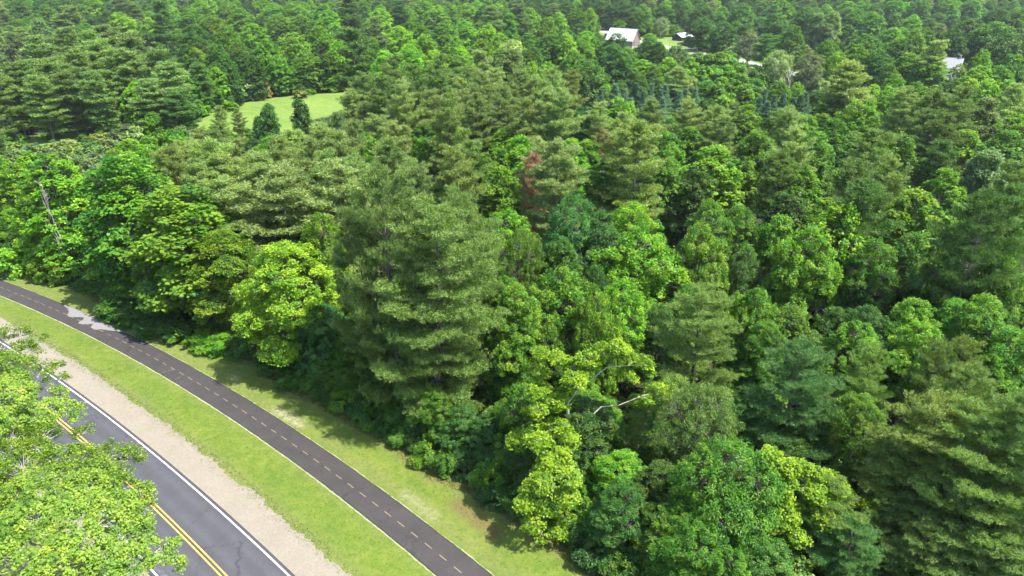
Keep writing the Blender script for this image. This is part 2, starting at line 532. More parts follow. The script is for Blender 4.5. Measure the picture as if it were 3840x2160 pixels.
for i in range(3):
    reg("P0", pine("pine_near%d" % i, 210 + i, [19.0, 21.0, 15.0][i], [4.6, 4.8, 4.4][i], whorls=[11, 12, 9][i], per=6, dens=14, needle=0.21, k=11, width=0.032, tuft=0.10))
for i in range(4):
    reg("P1", pine("pine_mid%d" % i, 220 + i, [19.0, 20.0, 17.0, 18.0][i], [3.8, 4.1, 3.7, 3.6][i], whorls=[11, 12, 10, 11][i], per=5, dens=9, needle=0.31, k=10, width=0.05, tuft=0.15, pad=0.36))
    reg("P2", pine("pine_far%d" % i, 230 + i, 20.0, [3.9, 4.3, 4.0, 3.7][i], whorls=[10, 11, 9, 11][i], per=5, dens=5.0, needle=0.48, k=8, width=0.09, tuft=0.22, pad=0.45))
for i in range(2):
    reg("S2", pine("spruce%d" % i, 240 + i, 8.0, 2.1, base=0.04, whorls=17, per=7, dens=14, needle=0.25, k=7, width=0.06, tuft=0.10, droop=0.12, profile='cone', pad=0.2))
for i in range(3):
    reg("X1", bare_tree("dead%d" % i, 250 + i, 11.0, 3.0, levels=3))
reg("D1", pine("dead_pine", 260, 13.0, 2.6, whorls=14, per=5, dens=6, needle=0.34, k=7, width=0.04, tuft=0.17))
# ------------------------------------------------------------------ ground, road, path
E1 = np.array([0.70007, -0.71407]); E2 = np.array([0.71407, 0.70007])
def q2(a, b, c): return lambda s: a * s * s + b * s + c
road_c = q2(-0.00118, -0.0330, 12.52)           # the road's centre line, lateral position along s
path_lo = q2(-0.00163, -0.0809, 22.10)
path_up = lambda s: path_lo(s) + 2.95
forest_edge = np.array([(-120.00, 130.00), (-95.00, 107.00), (-76.28, 97.36), (-69.62, 94.21), (-64.40, 91.86), (-50.44, 82.28), (-39.14, 76.15), (-32.11, 71.69), (-28.54, 69.29), (-24.50, 64.64), (-17.08, 59.06), (-10.75, 53.93), (-6.62, 49.65), (-3.27, 47.92), (1.20, 43.85), (4.69, 40.50), (6.39, 38.59), (14.00, 30.00), (22.00, 20.00)])
def sl(s, l):
    s = np.asarray(s, float); l = np.asarray(l, float)
    return s[..., None] * E1 + l[..., None] * E2

def seg_dist(P, L):
    """distance from points P (n,2) to polyline L (m,2)."""
    P = np.asarray(P, float); L = np.asarray(L, float)
    best = np.full(len(P), 1e9)
    for a, b in zip(L[:-1], L[1:]):
        ab = b - a
        t = np.clip(((P - a) @ ab) / (ab @ ab), 0, 1)
        best = np.minimum(best, np.linalg.norm(P - a - t[:, None] * ab, axis=1))
    return best

def inside(P, poly):
    P = np.asarray(P, float); poly = np.asarray(poly, float)
    c = np.zeros(len(P), bool)
    n = len(poly)
    for i in range(n):
        x1, y1 = poly[i]; x2, y2 = poly[(i + 1) % n]
        if y1 == y2: continue
        m = ((y1 > P[:, 1]) != (y2 > P[:, 1])) & (P[:, 0] < (x2 - x1) * (P[:, 1] - y1) / (y2 - y1) + x1)
        c ^= m
    return c

def soft_inside(P, poly, w):
    poly = np.asarray(poly, float)
    d = seg_dist(P, np.vstack([poly, poly[:1]]))
    sg = np.where(inside(P, poly), d, -d)
    return np.clip(0.5 + sg / (2 * w), 0, 1)

def strip(name, mat, s, l0, l1, nx, z, parent=None, thick=0.0, attrs=None, jag=0.0, seed=0):
    """a sheet that follows the road: s samples along, l0(s)..l1(s) across, real thickness at its rims."""
    r = np.random.RandomState(seed)
    s = np.asarray(s, float)
    a, b = l0(s), l1(s)
    if jag:
        def wob(amp):
            k = np.arange(len(s)); w = np.convolve(r.normal(size=len(s) + 8), np.ones(5) / 5, 'same')[4:-4]
            return amp * (w + 0.5 * r.normal(size=len(s)))
        a = a + wob(jag); b = b + wob(jag)
    t = np.linspace(0, 1, nx + 1)
    l = a[:, None] * (1 - t) + b[:, None] * t
    XY = sl(np.repeat(s[:, None], nx + 1, 1), l).reshape(-1, 2)
    Z = np.full(len(XY), z)
    V = np.column_stack([XY, Z])
    n = nx + 1
    i = np.arange(len(s) - 1)[:, None] * n; j = np.arange(nx)[None]
    Q = np.stack([i + j, i + n + j, i + n + j + 1, i + j + 1], -1).reshape(-1, 4)[:, ::-1]
    if thick:
        k = len(V)
        e0, e1_ = np.arange(len(s)) * n, np.arange(len(s)) * n + nx
        V = np.vstack([V, V[e0] - [0, 0, thick], V[e1_] - [0, 0, thick]])
        m = len(s); h = np.arange(m - 1)
        Q = np.vstack([Q, np.stack([e0[h], e0[h + 1], k + h + 1, k + h], -1), np.stack([e1_[h + 1], e1_[h], k + m + h, k + m + h + 1], -1)])
    at = {}
    for an, fn in (attrs or {}).items():
        at[an] = ('POINT', fn(V[:, :2]))
    me = mesh_np(name, V, Q, [mat], at)
    o = link(name, me, parent)
    return o

# --- materials of the ground
def ground_mat(name, cols, scales, rough=0.95, bump=0.3, extra=None):
    m, nt, out = new_mat(name)
    tc = N(nt, "ShaderNodeTexCoord")
    v = tc.outputs["Object"]
    n1 = noise(nt, scales[0], 6, 0.6, v); n2 = noise(nt, scales[1], 5, 0.65, v)
    n3 = noise(nt, scales[2], 3, 0.6, v)
    r1 = ramp(nt, [(0.32, cols[0]), (0.68, cols[1])]); nt.links.new(n1.outputs["Fac"], r1.inputs[0])
    r2 = ramp(nt, [(0.35, cols[2]), (0.65, cols[3])]); nt.links.new(n2.outputs["Fac"], r2.inputs[0])
    c = mixc(nt, 0.5, r1.outputs[0], r2.outputs[0])
    f = ramp(nt, [(0.25, (0.72, 0.72, 0.72)), (0.75, (1.25, 1.25, 1.25))]); nt.links.new(n3.outputs["Fac"], f.inputs[0])
    c = mixc(nt, 1.0, c, f.outputs[0], 'MULTIPLY')
    if extra: c = extra(nt, c, v, n1, n2, n3)
    p = N(nt, "ShaderNodeBsdfPrincipled")
    p.inputs["Roughness"].default_value = rough; p.inputs["Specular IOR Level"].default_value = 0.25
    nt.links.new(c, p.inputs["Base Color"])
    b = N(nt, "ShaderNodeBump"); b.inputs["Strength"].default_value = bump; b.inputs["Distance"].default_value = 0.04
    nt.links.new(n3.outputs["Fac"], b.inputs["Height"]); nt.links.new(b.outputs[0], p.inputs["Normal"])
    nt.links.new(p.outputs[0], out.inputs["Surface"])
    return m

def lawn_extra(nt, c, v, n1, n2, n3):
    dry = N(nt, "ShaderNodeAttribute", attribute_name="dry"); bare = N(nt, "ShaderNodeAttribute", attribute_name="bare"); lit = N(nt, "ShaderNodeAttribute", attribute_name="litter")
    nn = noise(nt, 0.9, 5, 0.7, v); nb = noise(nt, 2.6, 5, 0.75, v)
    f = math_n(nt, 'MULTIPLY_ADD', nn.outputs["Fac"], 1.6); f.node.inputs[2].default_value = -0.35
    f = math_n(nt, 'MULTIPLY', f, dry.outputs["Fac"]); f.node.use_clamp = True
    dryc = ramp(nt, [(0.3, (0.115, 0.120, 0.040)), (0.7, (0.170, 0.155, 0.070))]); nt.links.new(nb.outputs["Fac"], dryc.inputs[0])
    c = mixc(nt, f, c, dryc.outputs[0])
    g = math_n(nt, 'MULTIPLY_ADD', nb.outputs["Fac"], 3.0); g.node.inputs[2].default_value = -1.0
    g = math_n(nt, 'MULTIPLY', g, bare.outputs["Fac"]); g.node.use_clamp = True
    c = mixc(nt, g, c, (0.32, 0.28, 0.20))
    h = math_n(nt, 'MULTIPLY_ADD', nb.outputs["Fac"], 3.2); h.node.inputs[2].default_value = -0.9
    h = math_n(nt, 'MULTIPLY', h, lit.outputs["Fac"]); h.node.use_clamp = True
    return mixc(nt, h, c, (0.13, 0.075, 0.04))

LAWN = ground_mat("mown_grass", [(0.060, 0.118, 0.012), (0.130, 0.176, 0.022), (0.056, 0.112, 0.011), (0.152, 0.172, 0.031)], [0.22, 1.3, 12.0], extra=lawn_extra, bump=0.5)
MEADOW_M = ground_mat("meadow_grass", [(0.072, 0.150, 0.020), (0.150, 0.225, 0.036), (0.076, 0.155, 0.020), (0.180, 0.215, 0.045)], [0.06, 0.35, 2.0], bump=0.6)
FLOOR = ground_mat("forest_floor", [(0.024, 0.028, 0.012), (0.03, 0.05, 0.012), (0.02, 0.034, 0.009), (0.042, 0.036, 0.018)], [0.2, 1.1, 5.0], bump=0.6)
def track_mask(nt, v):
    n = noise(nt, 0.35, 6, 0.75, v); n5 = noise(nt, 7.0, 4, 0.7, v)
    r = ramp(nt, [(0.52, (0, 0, 0)), (0.72, (1, 1, 1))]); nt.links.new(n.outputs["Fac"], r.inputs[0])
    r5 = ramp(nt, [(0.45, (0, 0, 0)), (0.6, (0.6, 0.6, 0.6))]); nt.links.new(n5.outputs["Fac"], r5.inputs[0])
    return mixc(nt, 1.0, r.outputs[0], r5.outputs[0], 'MULTIPLY')
GRAVEL = ground_mat("gravel", [(0.185, 0.160, 0.124), (0.232, 0.206, 0.166), (0.180, 0.162, 0.118), (0.240, 0.216, 0.178)], [0.5, 4.0, 22.0], bump=0.5,
                    extra=lambda nt, c, v, n1, n2, n3: mixc(nt, track_mask(nt, v), c, (0.17, 0.175, 0.09)))

def asphalt(name, c1, c2, dry_c, rough):
    m, nt, out = new_mat(name)
    tc = N(nt, "ShaderNodeTexCoord"); v = tc.outputs["Object"]
    n1 = noise(nt, 0.5, 6, 0.65, v); n2 = noise(nt, 26.0, 3, 0.7, v); n3 = noise(nt, 3.0, 5, 0.7, v)
    r1 = ramp(nt, [(0.3, c1), (0.7, c2)]); nt.links.new(n1.outputs["Fac"], r1.inputs[0])
    f = ramp(nt, [(0.25, (0.6, 0.6, 0.6)), (0.75, (1.4, 1.4, 1.4))]); nt.links.new(n2.outputs["Fac"], f.inputs[0])
    c = mixc(nt, 1.0, r1.outputs[0], f.outputs[0], 'MULTIPLY')
    d = N(nt, "ShaderNodeAttribute", attribute_name="dry")
    e = math_n(nt, 'MULTIPLY_ADD', n3.outputs["Fac"], 0.5); nt.links.new(d.outputs["Fac"], e.node.inputs[2])
    e2 = ramp(nt, [(0.66, (0, 0, 0)), (0.84, (1, 1, 1))]); nt.links.new(e, e2.inputs[0])
    c = mixc(nt, e2.outputs[0], c, dry_c)
    lat = N(nt, "ShaderNodeAttribute", attribute_name="track")
    tf = math_n(nt, 'MULTIPLY', lat.outputs["Fac"], n3.outputs["Fac"])
    c = mixc(nt, tf, c, tuple(min(1, v_ * 1.75) for v_ in c2))
    vo = N(nt, "ShaderNodeTexVoronoi", feature='DISTANCE_TO_EDGE'); vo.inputs["Scale"].default_value = 0.16
    wv = noise(nt, 1.3, 4, 0.6, v); wmix = N(nt, "ShaderNodeVectorMath", operation='MULTIPLY_ADD'); wmix.inputs[1].default_value = (1.6, 1.6, 0); nt.links.new(wv.outputs["Color"], wmix.inputs[0]); nt.links.new(v, wmix.inputs[2])
    nt.links.new(wmix.outputs[0], vo.inputs["Vector"])
    ck = ramp(nt, [(0.0, (0.55, 0.55, 0.55)), (0.006, (1, 1, 1))]); nt.links.new(vo.outputs["Distance"], ck.inputs[0])
    c = mixc(nt, 1.0, c, ck.outputs[0], 'MULTIPLY')
    p = N(nt, "ShaderNodeBsdfPrincipled")
    rr = math_n(nt, 'MULTIPLY_ADD', e2.outputs[0], 0.9 - rough); rr.node.inputs[2].default_value = rough
    nt.links.new(rr, p.inputs["Roughness"])
    p.inputs["Specular IOR Level"].default_value = 0.3
    nt.links.new(c, p.inputs["Base Color"])
    b = N(nt, "ShaderNodeBump"); b.inputs["Strength"].default_value = 0.4; b.inputs["Distance"].default_value = 0.01
    nt.links.new(n2.outputs["Fac"], b.inputs["Height"]); nt.links.new(b.outputs[0], p.inputs["Normal"])
    nt.links.new(p.outputs[0], out.inputs["Surface"])
    return m

ROAD_M = asphalt("road_asphalt", (0.050, 0.050, 0.057), (0.064, 0.064, 0.072), (0.16, 0.158, 0.165), 0.62)
PATH_M = asphalt("path_asphalt", (0.036, 0.032, 0.031), (0.050, 0.044, 0.043), (0.175, 0.168, 0.165), 0.7)
FAR_ROAD_M = ground_mat("pale_road", [(0.25, 0.235, 0.21), (0.31, 0.30, 0.27), (0.24, 0.23, 0.21), (0.31, 0.30, 0.28)], [0.3, 2.0, 9.0])
def paint(name, c1, c2):
    m, nt, out = new_mat(name)
    tc = N(nt, "ShaderNodeTexCoord")
    n = noise(nt, 14.0, 6, 0.75, tc.outputs["Object"])
    r = ramp(nt, [(0.36, (0.10, 0.095, 0.09)), (0.45, c1), (0.75, c2)]); nt.links.new(n.outputs["Fac"], r.inputs[0])
    p = N(nt, "ShaderNodeBsdfPrincipled"); p.inputs["Roughness"].default_value = 0.7
    nt.links.new(r.outputs[0], p.inputs["Base Color"]); nt.links.new(p.outputs[0], out.inputs["Surface"])
    return m
YELLOW = paint("yellow_paint", (0.52, 0.32, 0.05), (0.60, 0.39, 0.08))
WHITE = paint("white_paint", (0.55, 0.55, 0.54), (0.68, 0.68, 0.67))
DULL_YELLOW = paint("worn_yellow_paint", (0.19, 0.15, 0.09), (0.26, 0.205, 0.125))
EDGING = simple_mat("dry_edging", (0.16, 0.19, 0.07), (0.29, 0.29, 0.18), 5.0)

# --- the ground sheet (forest floor) reaches past the horizon
gv, gq = [], []
xs = np.concatenate([[-1900, -1200, -800], np.arange(-500, 501, 20), [800, 1200, 1900]]).astype(float)
ys = np.concatenate([[-1500, -400, -150], np.arange(-60, 661, 15), [900, 1500, 2300]]).astype(float)
X, Y = np.meshgrid(xs, ys)
d_edge = np.minimum(1.0, np.maximum(0.0, (Y - 120) / 60.0))
Zg = -0.03 + 0.0 * d_edge
GV = np.column_stack([X.ravel(), Y.ravel(), Zg.ravel()])
nx_ = len(xs)
i = np.arange(len(ys) - 1)[:, None] * nx_; j = np.arange(nx_ - 1)[None]
GQ = np.stack([i + j, i + j + 1, i + nx_ + j + 1, i + nx_ + j], -1).reshape(-1, 4)
ground = tag(link("ground", mesh_np("ground", GV, GQ, [FLOOR])), kind="structure")

S_ALL = np.arange(-230.0, 40.0, 0.6)
BARE = [np.array(p) for p in ([(-23.93, 59.97), (-22.66, 58.82), (-21.36, 57.93), (-20.66, 57.27)], [(-9.13, 47.44), (-6.38, 44.75)], [(-30.5, 66.2), (-30.0, 65.9)])]
def a_dry(P):
    s = P @ E1; l = P @ E2
    d_up = l - path_up(s)
    d_lo = path_lo(s) - l
    v = np.where(d_up > 0, np.exp(-((d_up - 0.8) / 1.3) ** 2) * 0.75, 0)
    v = np.maximum(v, np.where(d_lo > 0, 0.55 * np.exp(-(d_lo / 0.7) ** 2), 0))
    gd = l - (road_c(s) + 6.6)
    v = np.maximum(v, np.where(np.abs(gd) < 3, 0.65 * np.exp(-(gd / 0.8) ** 2), 0))
    de = seg_dist(P, forest_edge)
    return np.clip(v + 0.6 * np.exp(-(de / 0.9) ** 2), 0, 1)
def a_bare(P):
    v = np.zeros(len(P))
    for b, w_ in zip(BARE, (1.0, 0.55, 0.8)): v = np.maximum(v, w_ * np.exp(-(seg_dist(P, b) / 0.45) ** 2))
    return v
def a_litter(P):
    return np.clip(np.exp(-(seg_dist(P, [(-4.6, 46.2), (-2.5, 44.1), (-1.4, 42.9)]) / 0.8) ** 2) + 0.7 * np.exp(-(seg_dist(P, forest_edge) / 0.8) ** 2), 0, 1)
fe_s = forest_edge @ E1; fe_l = forest_edge @ E2
oo = np.argsort(fe_s)
edge_l = lambda s: np.interp(s, fe_s[oo], fe_l[oo])
lawn = tag(strip("lawn", LAWN, S_ALL, lambda s: road_c(s) + 5.9, lambda s: edge_l(s) + 0.8, 26, 0.0, attrs={"dry": a_dry, "bare": a_bare, "litter": a_litter}), kind="structure")
verge = tag(strip("roadside_verge", LAWN, S_ALL, lambda s: road_c(s) - 22.0, lambda s: road_c(s) - 5.6, 20, 0.0), kind="structure")
shoulder = tag(strip("gravel_shoulder", GRAVEL, np.arange(-230.0, 40.0, 0.25), lambda s: road_c(s) + 3.2, lambda s: road_c(s) + 6.22, 8, 0.008, jag=0.20, seed=3), kind="structure")
shoulder2 = tag(strip("gravel_shoulder", GRAVEL, np.arange(-230.0, 40.0, 0.25), lambda s: road_c(s) - 5.9, lambda s: road_c(s) - 3.3, 6, 0.008, jag=0.10, seed=4), kind="structure")

DRY_ROAD = [(-27.92, 40.21), (-27.36, 40.21), (-26.83, 39.76), (-26.43, 39.53), (-25.27, 38.59), (-23.6, 37.0), (-25.0, 37.2), (-26.06, 38.59), (-26.98, 39.37), (-27.56, 39.82)]
def near_only(poly, w):
    def fn(P):
        c = np.mean(poly, 0); v = np.zeros(len(P))
        m = np.linalg.norm(P - c, axis=1) < 16
        if m.any(): v[m] = soft_inside(P[m], poly, w)
        return v * 0.7
    return fn
S_R = np.arange(-230.0, 40.0, 0.3)
road = tag(strip("road", ROAD_M, S_R, lambda s: road_c(s) - 3.62, lambda s: road_c(s) + 3.55, 24, 0.030, thick=0.03, attrs={"dry": near_only(DRY_ROAD, 0.35), "track": lambda P: sum(np.exp(-((P @ E2 - road_c(P @ E1) - c_) / 0.32) ** 2) for c_ in (-2.45, -0.95, 0.95, 2.45)) * 0.45}), kind="structure")
S_L = np.arange(-230.0, 40.0, 0.8)
for nm, off, w, m in (("centre_line", 0.15, 0.12, YELLOW), ("centre_line", -0.15, 0.12, YELLOW), ("edge_line", 3.24, 0.13, WHITE), ("edge_line", -3.28, 0.13, WHITE)):
    strip(nm, m, S_L, lambda s: road_c(s) + off - w / 2, lambda s: road_c(s) + off + w / 2, 1, 0.034, parent=road)

DRY_PATH = [(-59.51, 83.71), (-58.09, 82.74), (-57.21, 81.67), (-56.95, 80.74), (-56.36, 80.16), (-54.82, 80.05), (-54.37, 79.99), (-54.19, 79.48), (-54.35, 78.92), (-54.32, 78.47), (-53.43, 78.09), (-52.9, 78.25), (-52.28, 78.25), (-52.18, 77.38), (-51.22, 76.74), (-50.76, 76.74), (-50.51, 76.85), (-49.64, 76.63), (-48.77, 76.42), (-47.45, 76.1), (-46.9, 76.3), (-50.5, 78.7), (-53.0, 80.5), (-54.8, 81.7), (-55.8, 82.3), (-57.5, 83.6)]
S_P = np.concatenate([np.arange(-230.0, -125.0, 1.0), np.arange(-125.0, 0.0, 0.22), np.arange(0.0, 40.0, 1.0)])
path = tag(strip("bike_path", PATH_M, S_P, path_lo, path_up, 16, 0.034, thick=0.035, attrs={"dry": near_only(DRY_PATH, 0.22)}, jag=0.012, seed=8), kind="structure")
strip("path_edging", EDGING, np.arange(-125.0, 0.0, 0.25), lambda s: path_lo(s) - 0.15, lambda s: path_lo(s) - 0.01, 1, 0.02, parent=path, jag=0.035, seed=5)
strip("path_edging", EDGING, np.arange(-125.0, 0.0, 0.25), lambda s: path_up(s) + 0.01, lambda s: path_up(s) + 0.08, 1, 0.02, parent=path, jag=0.05, seed=6)
dash_me = mesh_np("dash", [(-0.43, -0.034, 0), (0.43, -0.034, 0), (0.43, 0.034, 0), (-0.43, 0.034, 0)], np.array([[0, 1, 2, 3]]), [DULL_YELLOW])
sv = -121.0
while sv < -15:
    lc = path_lo(sv) + 1.47
    p = sl(sv, lc)
    dl = (path_lo(sv + 0.1) - path_lo(sv - 0.1)) / 0.2
    tdir = E1 + E2 * dl
    d = link("dash", dash_me, path, (p[0], p[1], 0.038))
    d.rotation_euler = (0, 0, math.atan2(tdir[1], tdir[0]))
    sv += 1.70 / math.hypot(1, dl)
for k, (a, b) in enumerate((((-38.57, 66.89), (-37.55, 67.58)), ((-36.49, 65.62), (-35.86, 66.34)), ((-67.98, 86.02), (-67.21, 87.06)))):
    a, b = np.array(a), np.array(b)
    n = np.array([-(b - a)[1], (b - a)[0]]); n = n / np.linalg.norm(n) * 0.014
    link("seam", mesh_np("seam", [(*(a - n), 0.037), (*(b - n), 0.037), (*(b + n), 0.037), (*(a + n), 0.037)], np.array([[0, 1, 2, 3]]), [EDGING]), path)

def sheet(name, mat, poly, z):
    poly = np.asarray(poly, float)
    me = bpy.data.meshes.new(name)
    me.from_pydata([(x, y, z) for x, y in poly], [], [tuple(range(len(poly)))])
    me.materials.append(mat); me.update()
    return tag(link(name, me), kind="structure")
MEADOW_POLY = np.array([(-85.66, 191.31), (-89.11, 201.63), (-88.22, 211.03), (-85.14, 224.52), (-79.76, 233.63), (-69.05, 241.68), (-57.53, 244.74), (-54.31, 247.34), (-45.00, 201.63), (-46.78, 183.42), (-55.82, 178.96), (-69.23, 178.96), (-81.16, 181.91)])
YARD_POLY = np.array([(73.24, 427.49), (84.23, 425.65), (94.65, 436.71), (106.22, 436.71), (100.71, 413.04), (88.73, 399.65), (85.85, 390.14), (89.58, 372.37), (93.50, 361.35), (84.68, 350.94), (76.60, 361.35), (74.67, 384.19), (69.78, 406.41)])
sheet("meadow", MEADOW_M, MEADOW_POLY, 0.0)
sheet("brush_clearing", MEADOW_M, np.array([(-137.66, 176.10), (-128.67, 177.52), (-118.80, 183.42), (-103.60, 187.29), (-91.36, 187.29), (-84.58, 171.96), (-86.56, 159.33), (-96.73, 155.86), (-113.78, 154.73), (-122.61, 154.73)]), 0.0)
sheet("yard", MEADOW_M, YARD_POLY, 0.0)
fr = np.array([(53.29, 469.88), (56.61, 461.20), (64.09, 416.69), (72.25, 399.81), (76.90, 384.04), (79.36, 375.94), (83.55, 367.47), (87.42, 357.38), (92.49, 344.71), (100.89, 326.24), (102.42, 316.85), (105.54, 306.73), (111.86, 282.84)])
def ribbon(name, mat, L, w, z, parent=None):
    L = np.asarray(L, float)
    t = np.gradient(L, axis=0); t /= np.linalg.norm(t, axis=1)[:, None]
    n = np.stack([-t[:, 1], t[:, 0]], 1)
    V = np.vstack([np.column_stack([L - n * w / 2, np.full(len(L), z)]), np.column_stack([L + n * w / 2, np.full(len(L), z)])])
    m = len(L); i = np.arange(m - 1)
    return link(name, mesh_np(name, V, np.stack([i, i + 1, m + i + 1, m + i], -1), [mat]), parent)
tag(ribbon("far_road_verge", MEADOW_M, fr, 15.0, 0.004), kind="structure")
tag(ribbon("far_road", FAR_ROAD_M, fr, 6.5, 0.02), kind="structure")
# ------------------------------------------------------------------ buildings and poles by the far road
ROOF_METAL = simple_mat("white_roof_metal", (0.56, 0.57, 0.59), (0.66, 0.67, 0.69), 0.4, 0.55, 0.0, spec=0.4)
BARN_BOARD = simple_mat("weathered_boards", (0.16, 0.12, 0.10), (0.30, 0.24, 0.21), 1.2, 0.9, 0.3, stretch=(6, 6, 0.5))
DARK_BOARD = simple_mat("dark_boards", (0.018, 0.015, 0.014), (0.04, 0.032, 0.03), 2.0, 0.9, stretch=(5, 5, 0.5))
STONE = simple_mat("foundation_stone", (0.25, 0.24, 0.21), (0.42, 0.40, 0.36), 1.5, 0.95, 0.5)
SHINGLE = simple_mat("grey_shingles", (0.20, 0.20, 0.22), (0.30, 0.30, 0.32), 3.0, 0.9, 0.3)
SIDING = simple_mat("white_siding", (0.70, 0.70, 0.70), (0.80, 0.80, 0.79), 1.0, 0.7)
GLASS_DARK = simple_mat("window_glass", (0.02, 0.025, 0.03), (0.05, 0.06, 0.07), 1.0, 0.12, spec=0.6)
POLE_WOOD = simple_mat("pole_wood", (0.28, 0.25, 0.22), (0.42, 0.39, 0.35), 2.0, 0.95, stretch=(6, 6, 0.4))
PALE_POLE = simple_mat("pale_pole", (0.6, 0.6, 0.58), (0.75, 0.75, 0.73), 2.0, 0.8)
ORANGE = simple_mat("orange_board", (0.55, 0.12, 0.02), (0.70, 0.20, 0.04), 6.0, 0.7)

def gabled(name, loc, yaw, length, width, eave, ridge, wall_m, roof_m, over=0.45, boards=0, ribs=0, found=0.0, label="", cat="", windows=(), doors=()):
    root = link(name, None, loc=loc); root.rotation_euler = (0, 0, yaw)
    tag(root, label, cat)
    hl, hw = length / 2, width / 2
    w = Box()
    w.box((0, hw - 0.1, eave / 2), (length, 0.2, eave)); w.box((0, -hw + 0.1, eave / 2), (length, 0.2, eave))
    wall = w.build("wall", wall_m, root)
    slope = math.hypot(hw + over, (ridge - eave) * (hw + over) / hw)
    for sx in (-1, 1):
        if boards:
            bw = width / boards
            for b in range(boards):
                y0 = -hw + b * bw; y1 = y0 + bw * 0.94
                hgt = lambda y: eave + (ridge - eave) * (1 - abs(y) / hw)
                ins = 0.2 if abs(y0) >= hw - 0.3 or abs(y1) >= hw - 0.3 else 0.0
                top = min(hgt(y0), hgt(y1)) - 0.02
                mid = [(0, max(hgt(y0), hgt(y1)))]
                g = Box(); g.prism([(sx * hl, y0, found), (sx * hl, y1, found), (sx * hl, y1, hgt(y1) - 0.05), (sx * hl, y0, hgt(y0) - 0.05)], (sx, 0, 0), 0.06 + 0.02 * (b % 3))
                g.build("board", wall_m, root)
            g = Box(); g.prism([(sx * (hl - 0.02), -hw, 0), (sx * (hl - 0.02), hw, 0), (sx * (hl - 0.02), hw, eave), (sx * (hl - 0.02), 0, ridge - 0.1), (sx * (hl - 0.02), -hw, eave)], (-sx, 0, 0), 0.12)
            g.build("gable_backing", wall_m, root)
        else:
            g = Box(); g.prism([(sx * hl, -hw, 0), (sx * hl, hw, 0), (sx * hl, hw, eave), (sx * hl, 0, ridge - 0.05), (sx * hl, -hw, eave)], (-sx, 0, 0), 0.15)
            g.build("gable_wall", wall_m, root)
        t = Box()
        for sy in (-1, 1):
            ye = sy * (hw + over); ze = eave - (ridge - eave) * over / hw
            xx = sx * (hl + over)
            t.prism([(xx, 0, ridge + 0.02), (xx, ye, ze + 0.02), (xx, ye, ze - 0.22), (xx, 0, ridge - 0.24)], (sx, 0, 0), 0.06)
        t.build("bargeboard", SIDING if roof_m is SHINGLE else wall_m, root)
    for sy in (-1, 1):
        ye = sy * (hw + over); ze = eave - (ridge - eave) * over / hw
        r = Box(); nrm = np.cross((1, 0, 0), (0, ye, ze - ridge)); nrm = nrm * (1 if nrm[2] > 0 else -1)
        r.prism([(-hl - over, 0, ridge), (hl + over, 0, ridge), (hl + over, ye, ze), (-hl - over, ye, ze)], nrm, 0.08)
        ro = r.build("roof", roof_m, root)
        if ribs:
            me_r = None
            for k in range(ribs):
                xk = -hl - over + (length + 2 * over) * (k + 0.5) / ribs
                b = Box(); n2 = nrm / np.linalg.norm(nrm)
                b.prism([np.array((xk - 0.03, 0.02 * sy, ridge)) + n2 * 0.083, np.array((xk + 0.03, 0.02 * sy, ridge)) + n2 * 0.083, np.array((xk + 0.03, ye, ze)) + n2 * 0.083, np.array((xk - 0.03, ye, ze)) + n2 * 0.083], nrm, 0.05)
                b.build("roof_rib", roof_m, ro)
    cap = Box(); cap.box((0, 0, ridge + 0.09), (length + 2 * over, 0.35, 0.08)); cap.build("ridge_cap", roof_m, root)
    if found:
        f = Box(); f.box((0, 0, found / 2 - 0.2), (length + 0.12, width + 0.12, found + 0.4)); f.build("foundation", STONE, root)
    for (face, u, z, ww, hh) in windows:
        o = link("window", None, root)
        fr_, gl = Box(), Box()
        if face == 'x': fr_.box((hl + 0.06, u, z), (0.12, ww + 0.24, hh + 0.24)); gl.box((hl + 0.11, u, z), (0.1, ww, hh))
        else: fr_.box((u, -hw - 0.06, z), (ww + 0.24, 0.12, hh + 0.24)); gl.box((u, -hw - 0.11, z), (ww, 0.1, hh))
        fr_.build("frame", SIDING, o); gl.build("pane", GLASS_DARK, o)
    for (face, u, ww, hh) in doors:
        d = Box()
        if face == 'x': d.box((hl + 0.16, u, found + hh / 2), (0.08, ww, hh))
        else: d.box((u, -hw - 0.05, hh / 2), (ww, 0.1, hh))
        d.build("door", wall_m, root)
    return root

barn = gabled("barn", (56.3, 379.1, 0), math.radians(-36.5), 14.6, 8.2, 4.0, 8.8, BARN_BOARD, ROOF_METAL, boards=22, ribs=22, found=1.1,
              label="weathered board barn with a white metal roof beyond the wood", cat="barn", windows=[('x', 0.0, 7.2, 0.7, 0.6)], doors=[('x', -0.4, 2.6, 2.4)])
shed = gabled("shed", (93.6, 412.0, 0), math.radians(38.0), 9.0, 6.4, 2.1, 3.7, DARK_BOARD, ROOF_METAL, boards=12, ribs=12,
              label="low dark-walled shed with a pale metal roof across the far road", cat="shed", doors=[('y', 0.5, 2.0, 1.8)])
house = gabled("house", (163.2, 278.4, 0), math.radians(-35.0), 10.5, 7.6, 4.2, 7.3, SIDING, SHINGLE,
               label="white gabled house with a grey shingle roof half hidden by trees", cat="house", windows=[('x', 0, 5.0, 0.8, 1.1), ('x', -2, 2.0, 0.9, 1.4), ('x', 2, 2.0, 0.9, 1.4), ('y', -3, 2.0, 0.9, 1.4), ('y', 2, 2.0, 0.9, 1.4)], doors=[('y', -0.5, 1.0, 2.0)])
ch = Box(); ch.box((4.6, 0, 7.5), (0.6, 0.6, 1.6)); ch.box((4.6, 0, 8.36), (0.78, 0.78, 0.12))
ch.build("chimney", STONE, house)

